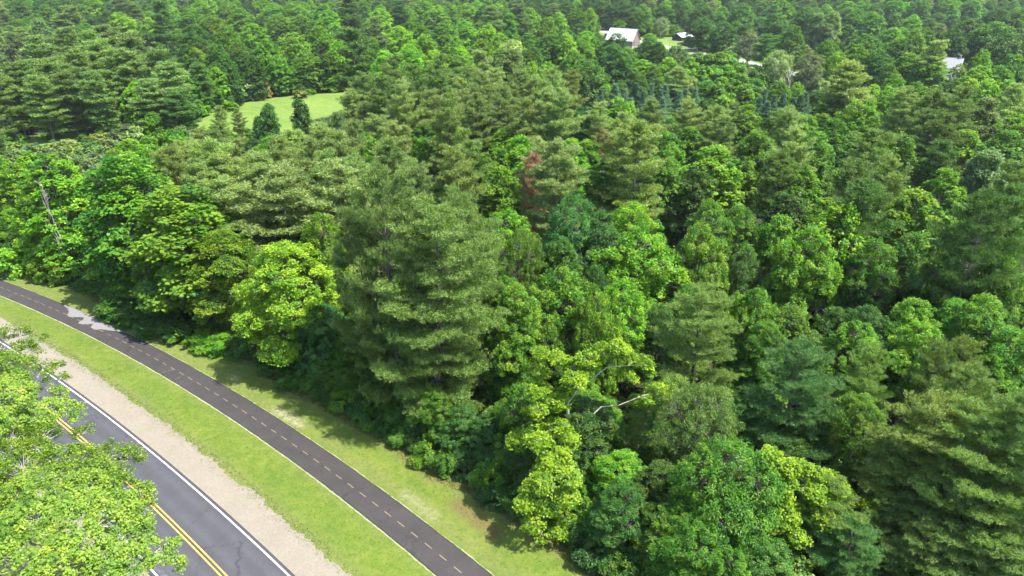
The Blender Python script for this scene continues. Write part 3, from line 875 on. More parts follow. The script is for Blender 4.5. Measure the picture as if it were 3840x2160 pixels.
def pole(name, x, y, h, rad, label, arm=0.0, mat=None, lean=(0, 0), wires=False, cap=False):
    o = link(name, None, loc=(x, y, 0)); tag(o, label, "pole")
    T = Tubes(); T.add([(0, 0, -0.3), (lean[0] * 0.4, lean[1] * 0.4, h * 0.4), (lean[0], lean[1], h)], [rad * 1.15, rad, rad * 0.8], 8)
    link("post", T.mesh("post", mat or POLE_WOOD), o)
    if arm:
        b = Box(); b.box((0, -rad, h - 0.5), (arm, 0.12, 0.14), 0.25); b.build("crossarm", mat or POLE_WOOD, o)
        for u in (-0.42, 0.0, 0.42):
            t = Tubes(); px_ = u * arm * math.cos(0.25); py_ = -rad + u * arm * math.sin(0.25)
            t.add([(px_, py_, h - 0.43), (px_, py_, h - 0.25)], [0.05, 0.04], 6); link("insulator", t.mesh("insulator", PALE_POLE), o)
    if cap:
        b = Box(); b.box((0.3, 0, h + 0.05), (0.9, 0.45, 0.28)); b.build("lamp_head", SIDING, o)
    return o
pole("utility_pole", 79.6, 436.3, 9.0, 0.17, "pale utility pole with a crossarm in the trees behind the barn", arm=2.2, mat=PALE_POLE)
pole("utility_pole", 77.2, 365.5, 6.2, 0.11, "thin grey utility pole on the near verge of the far road", arm=0.0)
pole("utility_pole", 89.7, 376.7, 5.0, 0.10, "slim pole standing in front of the dark roadside hedge", arm=0.0)
pole("fence_post", 95.4, 362.7, 1.9, 0.10, "short grey post beside the bleached stump near the far road", arm=0.0)
pole("yard_light", 184.1, 316.6, 9.0, 0.10, "tall yard light with a white lamp head above the house", mat=POLE_WOOD, cap=True)
# bleached snag beside the far road
T = Tubes(); T.add([(0, 0, -0.2), (-0.1, 0, 1.0), (-0.4, 0.1, 2.2), (-0.35, 0.1, 3.1)], [0.28, 0.24, 0.2, 0.12], 7); T.add([(-0.02, 0, 0.4), (0.45, 0.05, 1.1), (0.6, 0.05, 1.6)], [0.14, 0.1, 0.05], 5)
tag(link("tree_stump", T.mesh("tree_stump", PALE_POLE), loc=(90.1, 361.4, 0)), "forked bleached white tree stump beside the far road", "stump")
# orange board on a trunk at the wood's edge
o = link("trail_sign", None, loc=(-38.6, 78.2, 0)); tag(o, "small orange board on a post under the overhanging maples", "sign")
b = Box(); b.box((0, 0, 0.85), (0.16, 0.14, 1.9), 0.3); b.build("post", BARK, o)
b = Box(); b.box((-0.05, -0.12, 1.75), (0.62, 0.06, 0.8), 0.35); b.build("board", ORANGE, o)

# ------------------------------------------------------------------ trees
PAL = {'b': (.122, .295, .015), 'm': (.084, .225, .015), 'd': (.056, .160, .017), 'u': (.048, .155, .026), 'l': (.150, .315, .015), 'y': (.178, .330, .015),
       'g': (.165, .262, .085), 'o': (.130, .230, .040), 'p': (.210, .305, .068), 'n': (.22, .215, .07), 's': (.105, .215, .120), 'q': (.17, .250, .032), 'f': (.105, .205, .028), 'w': (1, 1, 1)}
CW = {'b': 'bright green', 'm': 'mid green', 'd': 'dark green', 'u': 'blue-green', 'l': 'lime green', 'y': 'yellow-green', 'g': 'grey-green', 'o': 'olive', 'p': 'pale olive',
      'n': 'brownish', 's': 'silvery blue', 'q': 'yellow-tipped', 'f': 'fine-leaved', 'w': 'bleached'}
NAME = {'M': ('maple_tree', 'rounded tree'), 'T': ('red_maple_tree', 'upright-shooted tree'), 'A': ('ash_tree', 'fine-textured tree'), 'K': ('oak_tree', 'broad oak'), 'P': ('pine_tree', 'pine'), 'S': ('spruce_tree', 'spruce'),
        'O': ('poplar_tree', 'poplar'), 'W': ('willow_tree', 'drooping tree'), 'X': ('bare_tree', 'bare dead tree'), 'D': ('dead_pine_tree', 'dead rust-needled pine'), 'B': ('shrub', 'shrub')}
ZONES = ['at the foot of the wood beside the lawn', 'in the front row along the lawn', 'in the dark pine stand left of the meadow', 'in the far wood at top left', 'in the wood behind the meadow', 'in the low brush at the left edge', 'on the near side of the meadow', 'among the pale pines behind the edge maples', 'in the pine belt between meadow and barn', 'around the white-roofed barn', 'in the scrub below the far road', 'beyond the far road', 'near the grey-roofed house', 'in the middle of the wood', 'in the right-hand wood below the house', 'in the wood right of the big pine', 'in the wood at the right edge', 'at the lower centre near the lawn', 'in the lower right corner', "at the wood's foot at the lawn's left end", "at the wood's foot under the overhanging maples", "at the wood's foot below the big pine", 'in the bright wood left of the barn']
ORD = ['', 'second', 'third', 'fourth', 'fifth', 'sixth', 'seventh', 'eighth', 'ninth', 'tenth', 'eleventh', 'twelfth', 'thirteenth', 'fourteenth', 'fifteenth', 'sixteenth', 'seventeenth', 'eighteenth', 'nineteenth', 'twentieth']
def ordinal(i, n):
    if n == 1: return ''
    if i == 0: return ', leftmost such'
    if i == n - 1: return ', rightmost such'
    if i < n / 2 and i < 20: return ', %s from left' % ORD[i]
    return ', %s from right' % ORD[min(n - 1 - i, 19)]

LOD = {'M': ('M0', 'M1', 'M2'), 'T': ('T0', 'T1', 'T1'), 'A': ('A0', 'A1', 'A1'), 'K': ('K0', 'K2', 'K2'), 'P': ('P0', 'P1', 'P2'), 'S': ('S2',) * 3, 'O': ('O1',) * 3,
       'W': ('W0', 'W1', 'W2'), 'X': ('X1',) * 3, 'D': ('D1',) * 3, 'B': ('B0', 'B1', 'B1')}
TIP = {'M': 0.16, 'T': 0.32, 'A': 0.05, 'K': 0.08, 'P': 0.6, 'S': 0.35, 'O': 0.0, 'W': 0.15, 'X': 0, 'D': 0.1, 'B': 0.12}
tr_rng = random.Random(5)
def plant(name, label, cat, group, proto, x, y, rot, sx, sz, colour, tip, crown_name="crown", lean=(0.0, 0.0)):
    root = link(name, None, loc=(x, y, 0.0))
    root.rotation_euler = (lean[0], lean[1], rot); root.scale = (sx, sx, sz)
    tag(root, label, cat, group)
    link("stem" if cat == "shrub" else "trunk", proto[0], root)
    c = link("branches" if "bare" in name else ("foliage" if cat == "shrub" else crown_name), proto[1], root)
    c.color = (*colour, tip)
    return root
TREES = """
M m -384.9 579.6 12.3 5.51 3 0 11
M m -339.3 525.1 15.5 7.50 3 1 11
M m -313.6 489.3 6.5 4.03 3 2 11
M m -338.2 531.5 6.5 4.23 3 3 11
M m -368.0 583.7 12.3 4.90 3 4 11
M m -326.8 544.7 13.7 5.55 3 5 11
M m -328.3 580.7 12.3 5.35 3 6 11
M m -186.3 327.5 15.7 6.32 3 7 11
M m -196.0 385.4 6.5 3.65 3 8 11
M m -189.6 383.5 6.5 4.27 3 9 11
M m -258.7 562.7 13.7 4.95 3 10 11
M b -306.3 464.6 6.5 3.87 3 0 14
M b -307.8 471.1 6.5 4.53 3 1 14
M b -282.5 444.4 6.5 4.08 3 2 14
M b -291.4 463.9 10.4 5.12 3 3 14
M b -289.8 472.6 15.1 6.15 3 4 14
M b -296.2 523.3 12.3 5.19 3 5 14
M b -290.7 531.4 16.1 7.50 3 6 14
M b -257.8 520.2 13.7 5.70 3 7 14
M b -261.1 545.9 6.5 4.50 3 8 14
M b -266.5 560.7 10.4 5.33 3 9 14
M b -255.4 570.8 13.7 5.47 3 10 14
M b -219.1 488.1 13.7 5.61 3 11 14
M b -199.3 451.9 8.5 5.77 3 12 14
M b -186.1 439.6 14.8 7.50 3 13 14
A d -298.5 508.2 16.4 6.00 3 0 4
A d -265.6 476.4 8.5 5.58 3 1 4
A d -232.5 421.5 6.5 3.75 3 2 4
A d -216.4 404.1 15.7 5.28 3 3 4
P o -248.2 363.1 10.1 3.71 3 0 16
P o -293.0 435.8 14.7 4.85 3 1 16
P o -269.4 404.7 7.8 3.01 3 2 16
P o -143.9 227.0 19.1 5.20 3 3 16
P o -222.2 362.4 7.8 3.45 3 4 16
P o -230.8 385.9 14.7 4.15 3 5 16
P o -141.9 238.0 20.4 4.61 3 6 16
P o -224.9 387.0 18.6 5.20 3 7 16
P o -122.0 214.4 21.4 4.73 3 8 16
P o -137.3 254.1 20.2 5.20 3 9 16
P o -238.0 464.7 20.0 5.20 3 10 16
P o -107.6 209.7 21.5 5.00 3 11 16
P o -232.1 467.8 14.7 4.40 3 12 16
P o -221.6 445.7 7.8 3.52 3 13 16
P o -218.4 500.0 12.4 4.51 3 14 16
P o -235.1 546.9 14.7 4.22 3 15 16
M l -209.8 406.1 14.9 7.50 3 0 3
M l -184.2 383.1 13.7 4.95 3 1 3
M l -180.0 405.3 6.5 3.85 3 2 3
P d -151.7 309.4 12.4 3.97 3 0 2
P d -141.1 304.2 25.0 5.20 3 1 2
M l -147.4 372.9 15.8 7.50 4 0 6
M l -74.2 243.3 4.6 2.29 4 1 6
M l -79.4 308.8 15.7 6.24 4 2 6
M l -11.2 278.8 14.0 5.43 4 3 6
M l -10.4 315.1 16.2 6.36 4 4 6
M l 10.9 223.5 13.0 3.77 4 5 6
M b -235.9 567.5 10.4 4.98 4 0 37
M b -228.7 558.4 13.7 5.59 4 1 37
M b -218.6 552.4 13.7 5.54 4 2 37
M b -223.2 581.6 13.7 5.74 4 3 37
M b -193.2 511.1 12.3 5.79 4 4 37
M b -111.8 293.9 16.9 6.46 4 5 37
M b -87.0 221.9 7.8 3.52 4 6 37
M b -211.3 564.5 13.7 5.09 4 7 37
M b -190.6 520.1 12.3 5.68 4 8 37
M b -203.8 564.8 12.3 5.32 4 9 37
M b -157.3 438.2 14.9 7.50 4 10 37
M b -173.5 503.8 6.5 3.77 4 11 37
M b -111.7 324.1 15.5 7.11 4 12 37
M b -188.5 566.9 12.3 5.03 4 13 37
M b -185.3 570.8 13.7 5.08 4 14 37
M b -153.1 489.4 15.0 7.50 4 15 37
M b -118.1 383.7 15.1 7.50 4 16 37
M b -173.4 583.3 10.4 5.19 4 17 37
M b -81.7 278.5 16.4 6.38 4 18 37
M b -139.1 488.2 15.8 7.50 4 19 37
M b -104.0 375.7 15.0 7.50 4 20 37
M b -151.5 553.6 12.3 5.55 4 21 37
M b -150.0 567.2 12.3 4.71 4 22 37
M b -67.7 246.6 7.1 4.66 4 23 37
M b -128.8 495.4 10.4 5.55 4 24 37
M b -147.8 575.9 12.3 5.37 4 25 37
M b -100.5 417.0 15.5 6.90 4 26 37
M b -134.7 565.6 12.3 5.09 4 27 37
M b -61.0 248.4 7.3 4.70 4 28 37
M b -10.3 537.4 12.3 4.84 4 29 37
M b -4.6 299.1 14.0 4.48 4 30 37
M b -7.9 553.2 13.7 5.54 4 31 37
M b -7.0 526.3 10.4 5.25 4 32 37
M b 10.2 413.0 16.4 6.11 4 33 37
M b 5.7 223.5 13.0 3.77 4 34 37
M b 16.4 344.2 16.7 5.12 4 35 37
M b 23.7 386.0 16.2 5.05 4 36 37
M m -136.8 322.8 15.0 7.37 4 0 10
M m -93.8 253.9 15.2 5.63 4 1 10
M m -84.6 256.4 16.2 5.67 4 2 10
M m -76.6 240.4 12.5 4.88 4 3 10
M m -68.8 246.7 13.0 5.50 4 4 10
M m -108.4 441.6 16.8 7.50 4 5 10
M m -61.6 249.4 12.3 5.22 4 6 10
M m -17.7 484.6 13.7 5.79 4 7 10
M m -17.6 560.9 13.7 5.47 4 8 10
M m 7.3 338.3 10.4 4.49 4 9 10
O g -212.8 308.1 12.3 5.10 3 0 3
O g -177.9 266.5 17.0 4.00 3 1 3
O g -190.8 305.1 19.0 5.00 3 2 3
P o -111.2 149.9 12.4 2.98 2 0 16
P o -124.1 176.0 16.0 3.81 2 1 16
P o -125.0 182.3 17.0 3.93 2 2 16
P o -121.5 184.8 17.3 3.98 2 3 16
P o -113.6 175.3 15.5 3.80 2 4 16
P o -118.2 188.2 17.5 4.22 2 5 16
P o -110.0 179.5 15.5 3.89 2 6 16
P o -115.3 196.2 18.5 4.55 2 7 16
P o -109.0 184.9 16.0 4.33 2 8 16
P o -100.7 177.4 15.8 4.00 2 9 16
P o -116.1 208.8 19.5 5.20 2 10 16
P o -106.6 199.1 18.5 4.61 2 11 16
P o -103.5 200.5 18.0 4.83 2 12 16
P o -89.4 177.0 14.0 4.17 2 13 16
P o -95.2 199.1 18.5 4.97 2 14 16
P o -86.7 184.7 17.0 5.20 2 15 16
M b -96.0 185.5 13.0 3.77 2 0 3
M b -88.0 174.5 7.5 2.74 2 1 3
M b -90.0 182.5 12.5 3.62 2 2 3
P d -81.8 176.9 11.5 3.87 2 0 1
W y -106.5 249.0 14.0 4.43 4 0 1
M l -87.5 216.7 12.0 3.51 6 0 1
P d -89.0 207.8 13.9 3.55 6 0 2
P d -41.3 193.9 24.0 4.95 6 1 2
M m -88.9 212.9 8.8 4.05 6 0 2
M m -42.7 126.0 13.0 3.77 6 1 2
B g -84.3 230.4 7.3 3.54 4 0 2
B g -77.0 239.2 7.7 3.24 4 1 2
B n -80.8 234.5 6.3 2.76 4 0 1
M m -155.4 347.3 6.5 4.19 2 0 2
M m -90.6 203.7 12.0 3.48 2 1 2
M d -117.8 279.8 14.8 5.93 4 0 13
M d -98.2 246.5 15.5 4.50 4 1 13
M d -86.1 220.6 14.9 4.34 4 2 13
M d -82.2 232.0 13.5 4.97 4 3 13
M d -139.2 420.4 12.3 5.03 4 4 13
M d -73.4 242.4 8.9 4.36 4 5 13
M d 0.6 577.5 12.3 5.55 4 6 13
M d 12.7 544.6 13.7 5.15 4 7 13
M d 6.8 251.5 15.0 4.46 4 8 13
M d 20.2 574.0 13.7 5.10 4 9 13
M d 22.3 475.5 12.3 4.95 4 10 13
M d 13.7 284.4 14.9 7.03 4 11 13
M d 30.8 574.7 13.7 5.76 4 12 13
M d -216.5 336.6 6.5 3.37 2 0 2
M d -102.5 234.4 16.8 4.87 2 1 2
M l -59.3 253.0 16.1 4.68 22 0 4
M l -73.0 416.4 16.2 7.24 22 1 4
M l -25.3 241.6 14.0 4.30 22 2 4
M l -19.7 254.7 17.2 5.17 22 3 4
B l -89.3 205.9 4.0 2.83 6 0 2
B l -83.9 214.1 2.5 2.36 6 1 2
B p -68.7 234.9 2.5 2.35 4 0 2
B p -60.3 247.1 2.2 2.92 4 1 2
B b -65.8 248.2 3.8 4.49 4 0 1
B l -67.5 241.8 2.2 2.20 4 0 1
P p -52.6 118.1 15.0 3.00 6 0 13
P p -40.6 93.2 19.0 3.33 6 1 13
P p -65.9 161.1 11.0 1.93 6 2 13
P p -38.2 97.4 18.0 3.00 6 3 13
P p -64.4 168.4 9.0 1.55 6 4 13
P p -34.4 104.0 17.0 3.00 6 5 13
P p -35.3 113.6 16.0 3.00 6 6 13
P p -28.3 98.1 18.0 3.00 6 7 13
P p -32.3 118.6 16.0 3.00 6 8 13
P p -25.7 102.2 18.0 3.00 6 9 13
P p -26.7 114.9 17.0 3.00 6 10 13
P p -33.5 152.0 16.0 3.05 6 11 13
P p -29.6 147.3 16.0 3.00 6 12 13
O u -59.3 165.7 8.0 1.84 6 0 3
O u -52.6 153.4 13.0 2.82 6 1 3
O u -45.2 154.8 14.0 2.84 6 2 3
B g -106.0 147.2 4.0 1.95 5 0 11
B g -106.2 150.6 4.0 2.27 5 1 11
B g -107.1 157.5 3.5 2.67 5 2 11
B g -100.2 150.6 4.0 2.56 5 3 11
B g -101.1 159.1 4.0 2.39 5 4 11
B g -92.5 145.5 5.0 2.20 5 5 11
B g -91.8 152.4 5.0 2.87 5 6 11
B g -86.4 144.4 5.0 2.46 5 7 11
B g -92.8 160.4 4.0 2.41 5 8 11
B g -93.9 168.5 4.0 2.52 5 9 11
B g -89.8 168.3 5.0 2.19 5 10 11
B b -81.3 165.4 5.0 2.78 2 0 1
B g -76.0 163.6 6.0 2.13 2 0 1
B m -75.8 159.5 6.0 2.98 2 0 1
B p -115.0 160.8 3.0 2.72 5 0 4
B p -104.1 160.0 3.5 3.01 5 1 4
B p -96.6 155.4 4.0 2.34 5 2 4
B p -99.5 171.6 3.0 2.56 5 3 4
B m -81.5 157.4 5.0 2.36 7 0 1
B b -102.8 148.4 4.0 2.10 5 0 1
M l -95.1 126.0 10.4 3.56 7 0 3
M l -80.4 111.6 12.0 3.00 7 1 3
M l -71.3 130.5 11.0 3.43 7 2 3
M b -69.5 122.5 11.0 3.19 7 0 3
M b -64.8 123.5 11.0 3.19 7 1 3
M b -22.7 116.7 14.0 3.00 7 2 3
M b -63.3 94.8 17.0 4.85 1 0 3
M b -62.1 91.8 8.0 2.64 1 1 3
M b -39.5 80.0 17.0 6.89 1 2 3
M m -48.9 85.7 19.0 6.19 1 0 4
M m -50.6 85.3 6.5 2.85 1 1 4
M m -15.9 63.0 7.0 2.54 1 2 4
M m 1.4 50.9 8.5 3.12 1 3 4
P p -45.5 95.1 18.0 3.00 7 0 11
P p -49.7 106.5 16.0 3.00 7 1 11
P p -41.4 91.3 17.0 3.13 7 2 11
P p -36.1 83.5 16.5 4.18 7 3 11
P p -38.4 93.4 17.0 3.37 7 4 11
P p -33.8 90.9 18.0 4.13 7 5 11
P p -28.4 84.0 17.5 5.15 7 6 11
P p -21.1 84.6 18.0 5.17 7 7 11
P p -20.4 89.6 18.0 3.00 7 8 11
P p -12.7 91.3 17.0 3.00 7 9 11
P p -7.0 89.0 19.0 3.20 7 10 11
P g -31.1 126.1 16.0 3.00 6 0 1
P o -49.5 118.1 15.0 3.00 6 0 2
P o -31.2 155.8 18.9 3.23 6 1 2
P o -24.7 90.9 18.0 3.00 7 0 5
P o -18.2 102.3 17.0 3.00 7 1 5
P o -6.5 60.7 10.0 3.96 7 2 5
P o -5.4 63.4 21.0 3.45 7 3 5
P o -6.4 110.7 15.0 3.00 7 4 5
P d -70.9 333.9 25.0 5.20 22 0 2
P d -63.4 431.7 18.8 5.20 22 1 2
M b -85.4 372.5 8.5 5.10 22 0 18
M b -114.6 516.9 12.3 5.09 22 1 18
M b -96.4 557.6 10.4 4.65 22 2 18
M b -86.5 562.6 8.5 5.36 22 3 18
M b -45.9 304.1 16.1 6.68 22 4 18
M b -63.3 445.8 15.9 7.50 22 5 18
M b -34.3 251.5 15.0 4.91 22 6 18
M b -72.1 550.7 12.3 5.07 22 7 18
M b -42.7 335.5 16.8 7.50 22 8 18
M b -60.1 520.3 15.8 7.50 22 9 18
M b -31.8 278.2 15.5 5.65 22 10 18
M b -44.7 452.6 15.5 7.50 22 11 18
M b -29.4 317.6 16.5 6.96 22 12 18
M b -40.8 551.6 13.7 5.47 22 13 18
M b -17.2 249.0 14.0 4.87 22 14 18
M b -23.0 346.9 15.3 7.50 22 15 18
M b -28.5 486.5 15.1 7.50 22 16 18
M b -26.2 572.7 12.3 5.36 22 17 18
P g -51.8 285.2 20.0 3.50 22 0 1
M m -111.4 575.2 12.3 4.75 22 0 7
M m -76.6 398.4 10.4 4.81 22 1 7
M m -46.6 248.8 17.0 5.06 22 2 7
M m -93.6 581.5 13.7 5.30 22 3 7
M m -59.7 579.5 12.3 4.68 22 4 7
M m -39.9 472.0 16.7 7.50 22 5 7
M m -19.3 453.5 6.5 4.58 22 6 7
M b -37.3 218.9 16.6 4.81 8 0 1
P o -9.7 354.7 20.0 5.20 4 0 5
P o 0.4 191.9 19.0 4.96 4 1 5
P o 2.9 399.8 18.5 5.20 4 2 5
P o 4.5 566.6 14.7 4.67 4 3 5
P o 30.8 560.5 10.1 4.73 4 4 5
O m -1.1 364.5 17.0 5.00 4 0 1
M m 34.6 404.2 17.0 5.98 9 0 7
M m 43.2 382.7 6.5 4.05 9 1 7
M m 33.4 294.0 13.0 3.77 9 2 7
M m 61.5 505.9 16.5 7.44 9 3 7
M m 75.1 436.2 17.1 6.06 9 4 7
M m 91.5 457.7 15.9 7.15 9 5 7
M m 127.9 560.5 13.7 5.62 9 6 7
M b 48.5 576.1 12.3 5.45 9 0 10
M b 36.6 369.3 8.5 5.27 9 1 10
M b 44.1 427.9 15.5 4.50 9 2 10
M b 49.1 451.1 6.5 4.19 9 3 10
M b 26.0 217.5 10.0 3.14 9 4 10
M b 65.1 457.6 7.0 4.01 9 5 10
M b 46.9 263.3 8.5 4.77 9 6 10
M b 77.6 436.4 5.0 3.83 9 7 10
M b 70.5 382.4 6.5 3.75 9 8 10
M b 115.3 571.4 12.3 5.07 9 9 10
M d 20.3 287.3 16.5 7.08 9 0 18
M d 35.3 495.0 16.2 6.43 9 1 18
M d 19.6 232.8 15.0 4.56 9 2 18
M d 49.8 511.9 16.2 6.64 9 3 18
M d 22.6 213.6 15.0 5.16 9 4 18
M d 63.2 472.2 15.9 7.37 9 5 18
M d 40.3 288.2 15.0 5.85 9 6 18
M d 31.5 214.0 9.0 2.71 9 7 18
M d 83.5 579.9 13.7 5.36 9 8 18
M d 72.3 468.0 16.9 7.30 9 9 18
M d 74.1 464.6 8.0 4.87 9 10 18
M d 39.4 224.4 9.0 2.84 9 11 18
M d 54.2 294.0 13.0 5.72 9 12 18
M d 90.7 481.2 6.5 4.60 9 13 18
M d 45.7 231.2 6.5 3.25 9 14 18
M d 56.1 284.6 12.0 4.04 9 15 18
M d 100.4 462.4 16.4 6.41 9 16 18
M d 112.4 490.2 6.5 4.61 9 17 18
W g 83.7 423.0 11.0 4.44 9 0 1
M l 20.2 277.4 16.0 4.64 9 0 7
M l 28.1 288.6 14.0 4.33 9 1 7
M l 41.9 267.1 12.0 3.80 9 2 7
M l 47.7 248.2 9.0 2.67 9 3 7
M l 84.5 436.4 5.0 4.22 9 4 7
M l 53.7 252.7 10.4 4.46 9 5 7
M l 92.2 433.0 6.0 4.94 9 6 7
A d 34.0 251.5 15.0 5.58 9 0 2
A d 38.7 251.1 8.5 4.67 9 1 2
W p -4.3 278.8 7.8 3.32 4 0 2
W p 0.6 274.2 14.0 6.31 4 1 2
P o -24.7 142.4 19.9 3.87 8 0 5
P o -27.2 167.2 20.5 4.04 8 1 5
P o -18.9 144.5 21.6 3.25 8 2 5
P o -16.2 165.0 21.0 3.39 8 3 5
P o -12.3 176.4 19.3 3.95 8 4 5
P p -7.9 186.5 19.6 3.83 4 0 4
P p -4.6 162.9 18.5 3.38 4 1 4
P p 1.4 144.7 20.5 3.00 4 2 4
P p 8.1 143.7 21.2 3.00 4 3 4
P p -24.7 126.1 16.0 3.04 8 0 18
P p -18.9 112.9 17.0 3.00 8 1 18
P p -20.9 135.9 17.0 3.00 8 2 18
P p -18.4 128.9 21.0 3.00 8 3 18
P p -15.2 130.9 16.0 3.00 8 4 18
P p -14.4 134.0 18.8 3.06 8 5 18
P p -10.2 114.7 21.2 3.00 8 6 18
P p -10.5 129.7 16.0 3.00 8 7 18
P p -8.8 115.6 16.0 3.00 8 8 18
P p -10.4 147.5 18.6 3.08 8 9 18
P p -6.9 131.0 18.8 3.00 8 10 18
P p -1.2 134.4 19.2 3.00 8 11 18
P p 2.6 127.8 18.0 3.00 8 12 18
P p 6.1 157.7 17.0 3.00 8 13 18
P p 6.3 127.8 19.8 3.00 8 14 18
P p 9.7 125.9 20.2 3.00 8 15 18
P p 16.8 136.0 16.0 3.00 8 16 18
P p 18.4 122.3 17.0 3.00 8 17 18
P p -6.0 139.1 20.9 3.15 9 0 6
P p 4.0 143.9 19.7 3.00 9 1 6
P p 12.3 157.7 18.7 3.00 9 2 6
P p 101.3 576.2 16.3 4.27 9 3 6
P p 105.2 578.2 16.3 4.54 9 4 6
P p 47.3 209.5 12.4 3.79 9 5 6
P g -3.9 133.4 16.0 3.00 8 0 1
X g -28.6 171.3 10.0 1.73 8 0 2
X g 1.2 162.0 12.0 1.63 8 1 2
X g -55.0 250.5 3.9 1.81 22 0 1
S s 24.7 201.8 8.0 2.30 8 0 5
S s 30.3 210.8 8.0 2.49 8 1 5
S s 31.3 201.8 8.0 2.30 8 2 5
S s 32.2 195.2 7.0 2.30 8 3 5
S s 35.4 206.8 9.0 2.63 8 4 5
S s 36.5 199.7 8.0 2.30 10 0 16
S s 39.7 207.7 8.5 2.30 10 1 16
S s 41.3 201.8 8.0 2.30 10 2 16
S s 39.6 189.6 8.0 2.30 10 3 16
S s 43.5 204.5 9.0 2.30 10 4 16
S s 45.9 206.8 9.0 2.44 10 5 16
S s 46.3 199.7 8.0 2.30 10 6 16
S s 48.1 201.8 8.0 2.30 10 7 16
S s 51.6 204.0 8.0 2.30 10 8 16
S s 64.5 189.6 8.0 2.30 10 9 16
S s 68.1 195.8 9.0 2.32 10 10 16
S s 70.0 193.5 8.0 2.30 10 11 16
S s 73.1 195.5 8.0 2.30 10 12 16
S s 76.1 195.2 7.0 2.30 10 13 16
S s 77.4 193.5 8.0 2.30 10 14 16
S s 80.3 197.6 8.0 2.30 10 15 16
A u 13.7 139.9 15.0 4.35 8 0 1
T b 23.4 161.3 13.0 3.99 8 0 2
T b 26.2 162.0 12.0 2.97 8 1 2
M m -4.2 134.2 14.6 4.24 8 0 1
M b -25.1 118.1 15.0 3.75 6 0 1
M d -16.0 129.0 14.0 4.06 8 0 1
M b -2.4 119.4 12.0 3.00 13 0 10
M b -2.1 100.4 14.0 3.45 13 1 10
M b 1.6 120.6 13.8 3.99 13 2 10
M b 3.0 112.4 12.0 3.00 13 3 10
M b 9.5 117.6 14.0 3.00 13 4 10
M b 13.0 120.9 13.0 3.77 13 5 10
M b 31.6 108.9 15.0 4.92 13 6 10
M b 36.3 110.2 13.0 3.00 13 7 10
M b 51.6 158.8 12.0 3.48 13 8 10
M b 44.4 128.1 13.0 3.77 13 9 10
M m -87.1 114.4 6.5 2.92 7 0 3
M m -67.3 135.8 6.5 2.48 7 1 3
M m -14.8 118.6 14.0 3.00 7 2 3
A d -20.3 101.0 15.0 2.68 7 0 1
P p 4.0 110.7 15.0 3.00 13 0 8
P p 6.5 98.1 18.0 3.88 13 1 8
P p 17.9 100.0 20.0 4.28 13 2 8
P p 24.9 127.8 18.0 3.28 13 3 8
P p 34.3 138.6 16.0 3.31 13 4 8
P p 37.1 133.4 16.0 3.00 13 5 8
P p 37.9 128.7 15.0 3.00 13 6 8
P p 56.1 181.7 7.8 2.54 13 7 8
T n 17.0 130.3 13.0 2.67 13 0 1
M m -4.9 112.7 13.0 3.00 13 0 7
M m -0.9 129.2 13.0 3.77 13 1 7
M m 13.2 103.3 14.0 3.14 13 2 7
M m 25.0 116.0 15.5 3.57 13 3 7
M m 24.1 108.8 14.0 3.00 13 4 7
M m 32.7 131.4 13.0 3.77 13 5 7
M m 55.5 151.4 12.0 3.48 13 6 7
D n 3.1 106.0 14.0 2.00 13 0 1
M m 122.5 512.8 10.4 5.68 11 0 29
M m 113.7 452.9 16.9 7.50 11 1 29
M m 139.4 509.6 8.5 5.01 11 2 29
M m 145.1 524.0 10.4 5.52 11 3 29
M m 159.9 559.4 12.3 4.73 11 4 29
M m 144.7 497.3 6.5 3.96 11 5 29
M m 134.9 454.0 6.5 4.34 11 6 29
M m 143.7 474.1 15.8 7.50 11 7 29
M m 166.5 527.2 6.5 3.68 11 8 29
M m 161.7 492.9 6.5 4.46 11 9 29
M m 180.9 551.8 12.3 5.50 11 10 29
M m 124.3 349.6 8.5 5.11 11 11 29
M m 174.1 496.1 17.0 7.50 11 12 29
M m 181.2 497.9 13.7 5.07 11 13 29
M m 198.1 538.5 13.7 5.24 11 14 29
M m 115.5 309.0 16.2 5.15 11 15 29
M m 148.8 377.2 6.5 4.32 11 16 29
M m 214.5 545.6 13.7 4.87 11 17 29
M m 207.2 519.2 10.4 5.12 11 18 29
M m 230.8 561.9 13.7 5.22 11 19 29
M m 212.0 509.2 10.4 5.41 11 20 29
M m 245.5 576.5 12.3 4.71 11 21 29
M m 220.0 500.3 15.2 7.50 11 22 29
M m 160.1 358.7 12.3 4.74 11 23 29
M m 254.9 558.9 12.3 4.86 11 24 29
M m 132.1 279.6 15.8 6.66 11 25 29
M m 253.7 545.1 12.3 5.33 11 26 29
M m 189.9 399.3 15.3 7.31 11 27 29
M m 253.8 532.7 12.3 4.98 11 28 29
M d 142.1 583.3 13.7 4.90 11 0 10
M d 90.9 361.5 15.4 7.27 11 1 10
M d 92.7 328.7 15.6 6.63 11 2 10
M d 129.6 423.9 6.5 4.10 11 3 10
M d 136.3 439.0 6.5 4.16 11 4 10
M d 167.3 538.1 13.7 5.02 11 5 10
M d 131.3 396.3 8.5 5.49 11 6 10
M d 136.2 392.7 15.1 7.19 11 7 10
M d 158.7 411.7 17.2 7.50 11 8 10
M d 120.8 245.3 14.0 5.46 11 9 10
O g 128.4 327.1 6.5 3.69 11 0 4
O g 141.4 349.7 18.0 5.00 11 1 4
O g 137.7 329.9 15.0 5.00 11 2 4
O g 145.8 343.1 19.0 5.00 11 3 4
M b 148.9 559.6 13.7 5.13 11 0 6
M b 229.3 556.7 10.4 4.92 11 1 6
M b 120.1 284.1 13.0 5.03 11 2 6
M b 108.5 246.7 13.0 4.40 11 3 6
M b 196.4 431.4 15.3 6.75 11 4 6
M b 116.8 251.5 15.0 4.91 11 5 6
M m 260.7 537.5 13.7 5.14 12 0 24
M m 260.0 516.8 16.0 7.50 12 1 24
M m 106.9 203.7 12.0 3.68 12 2 24
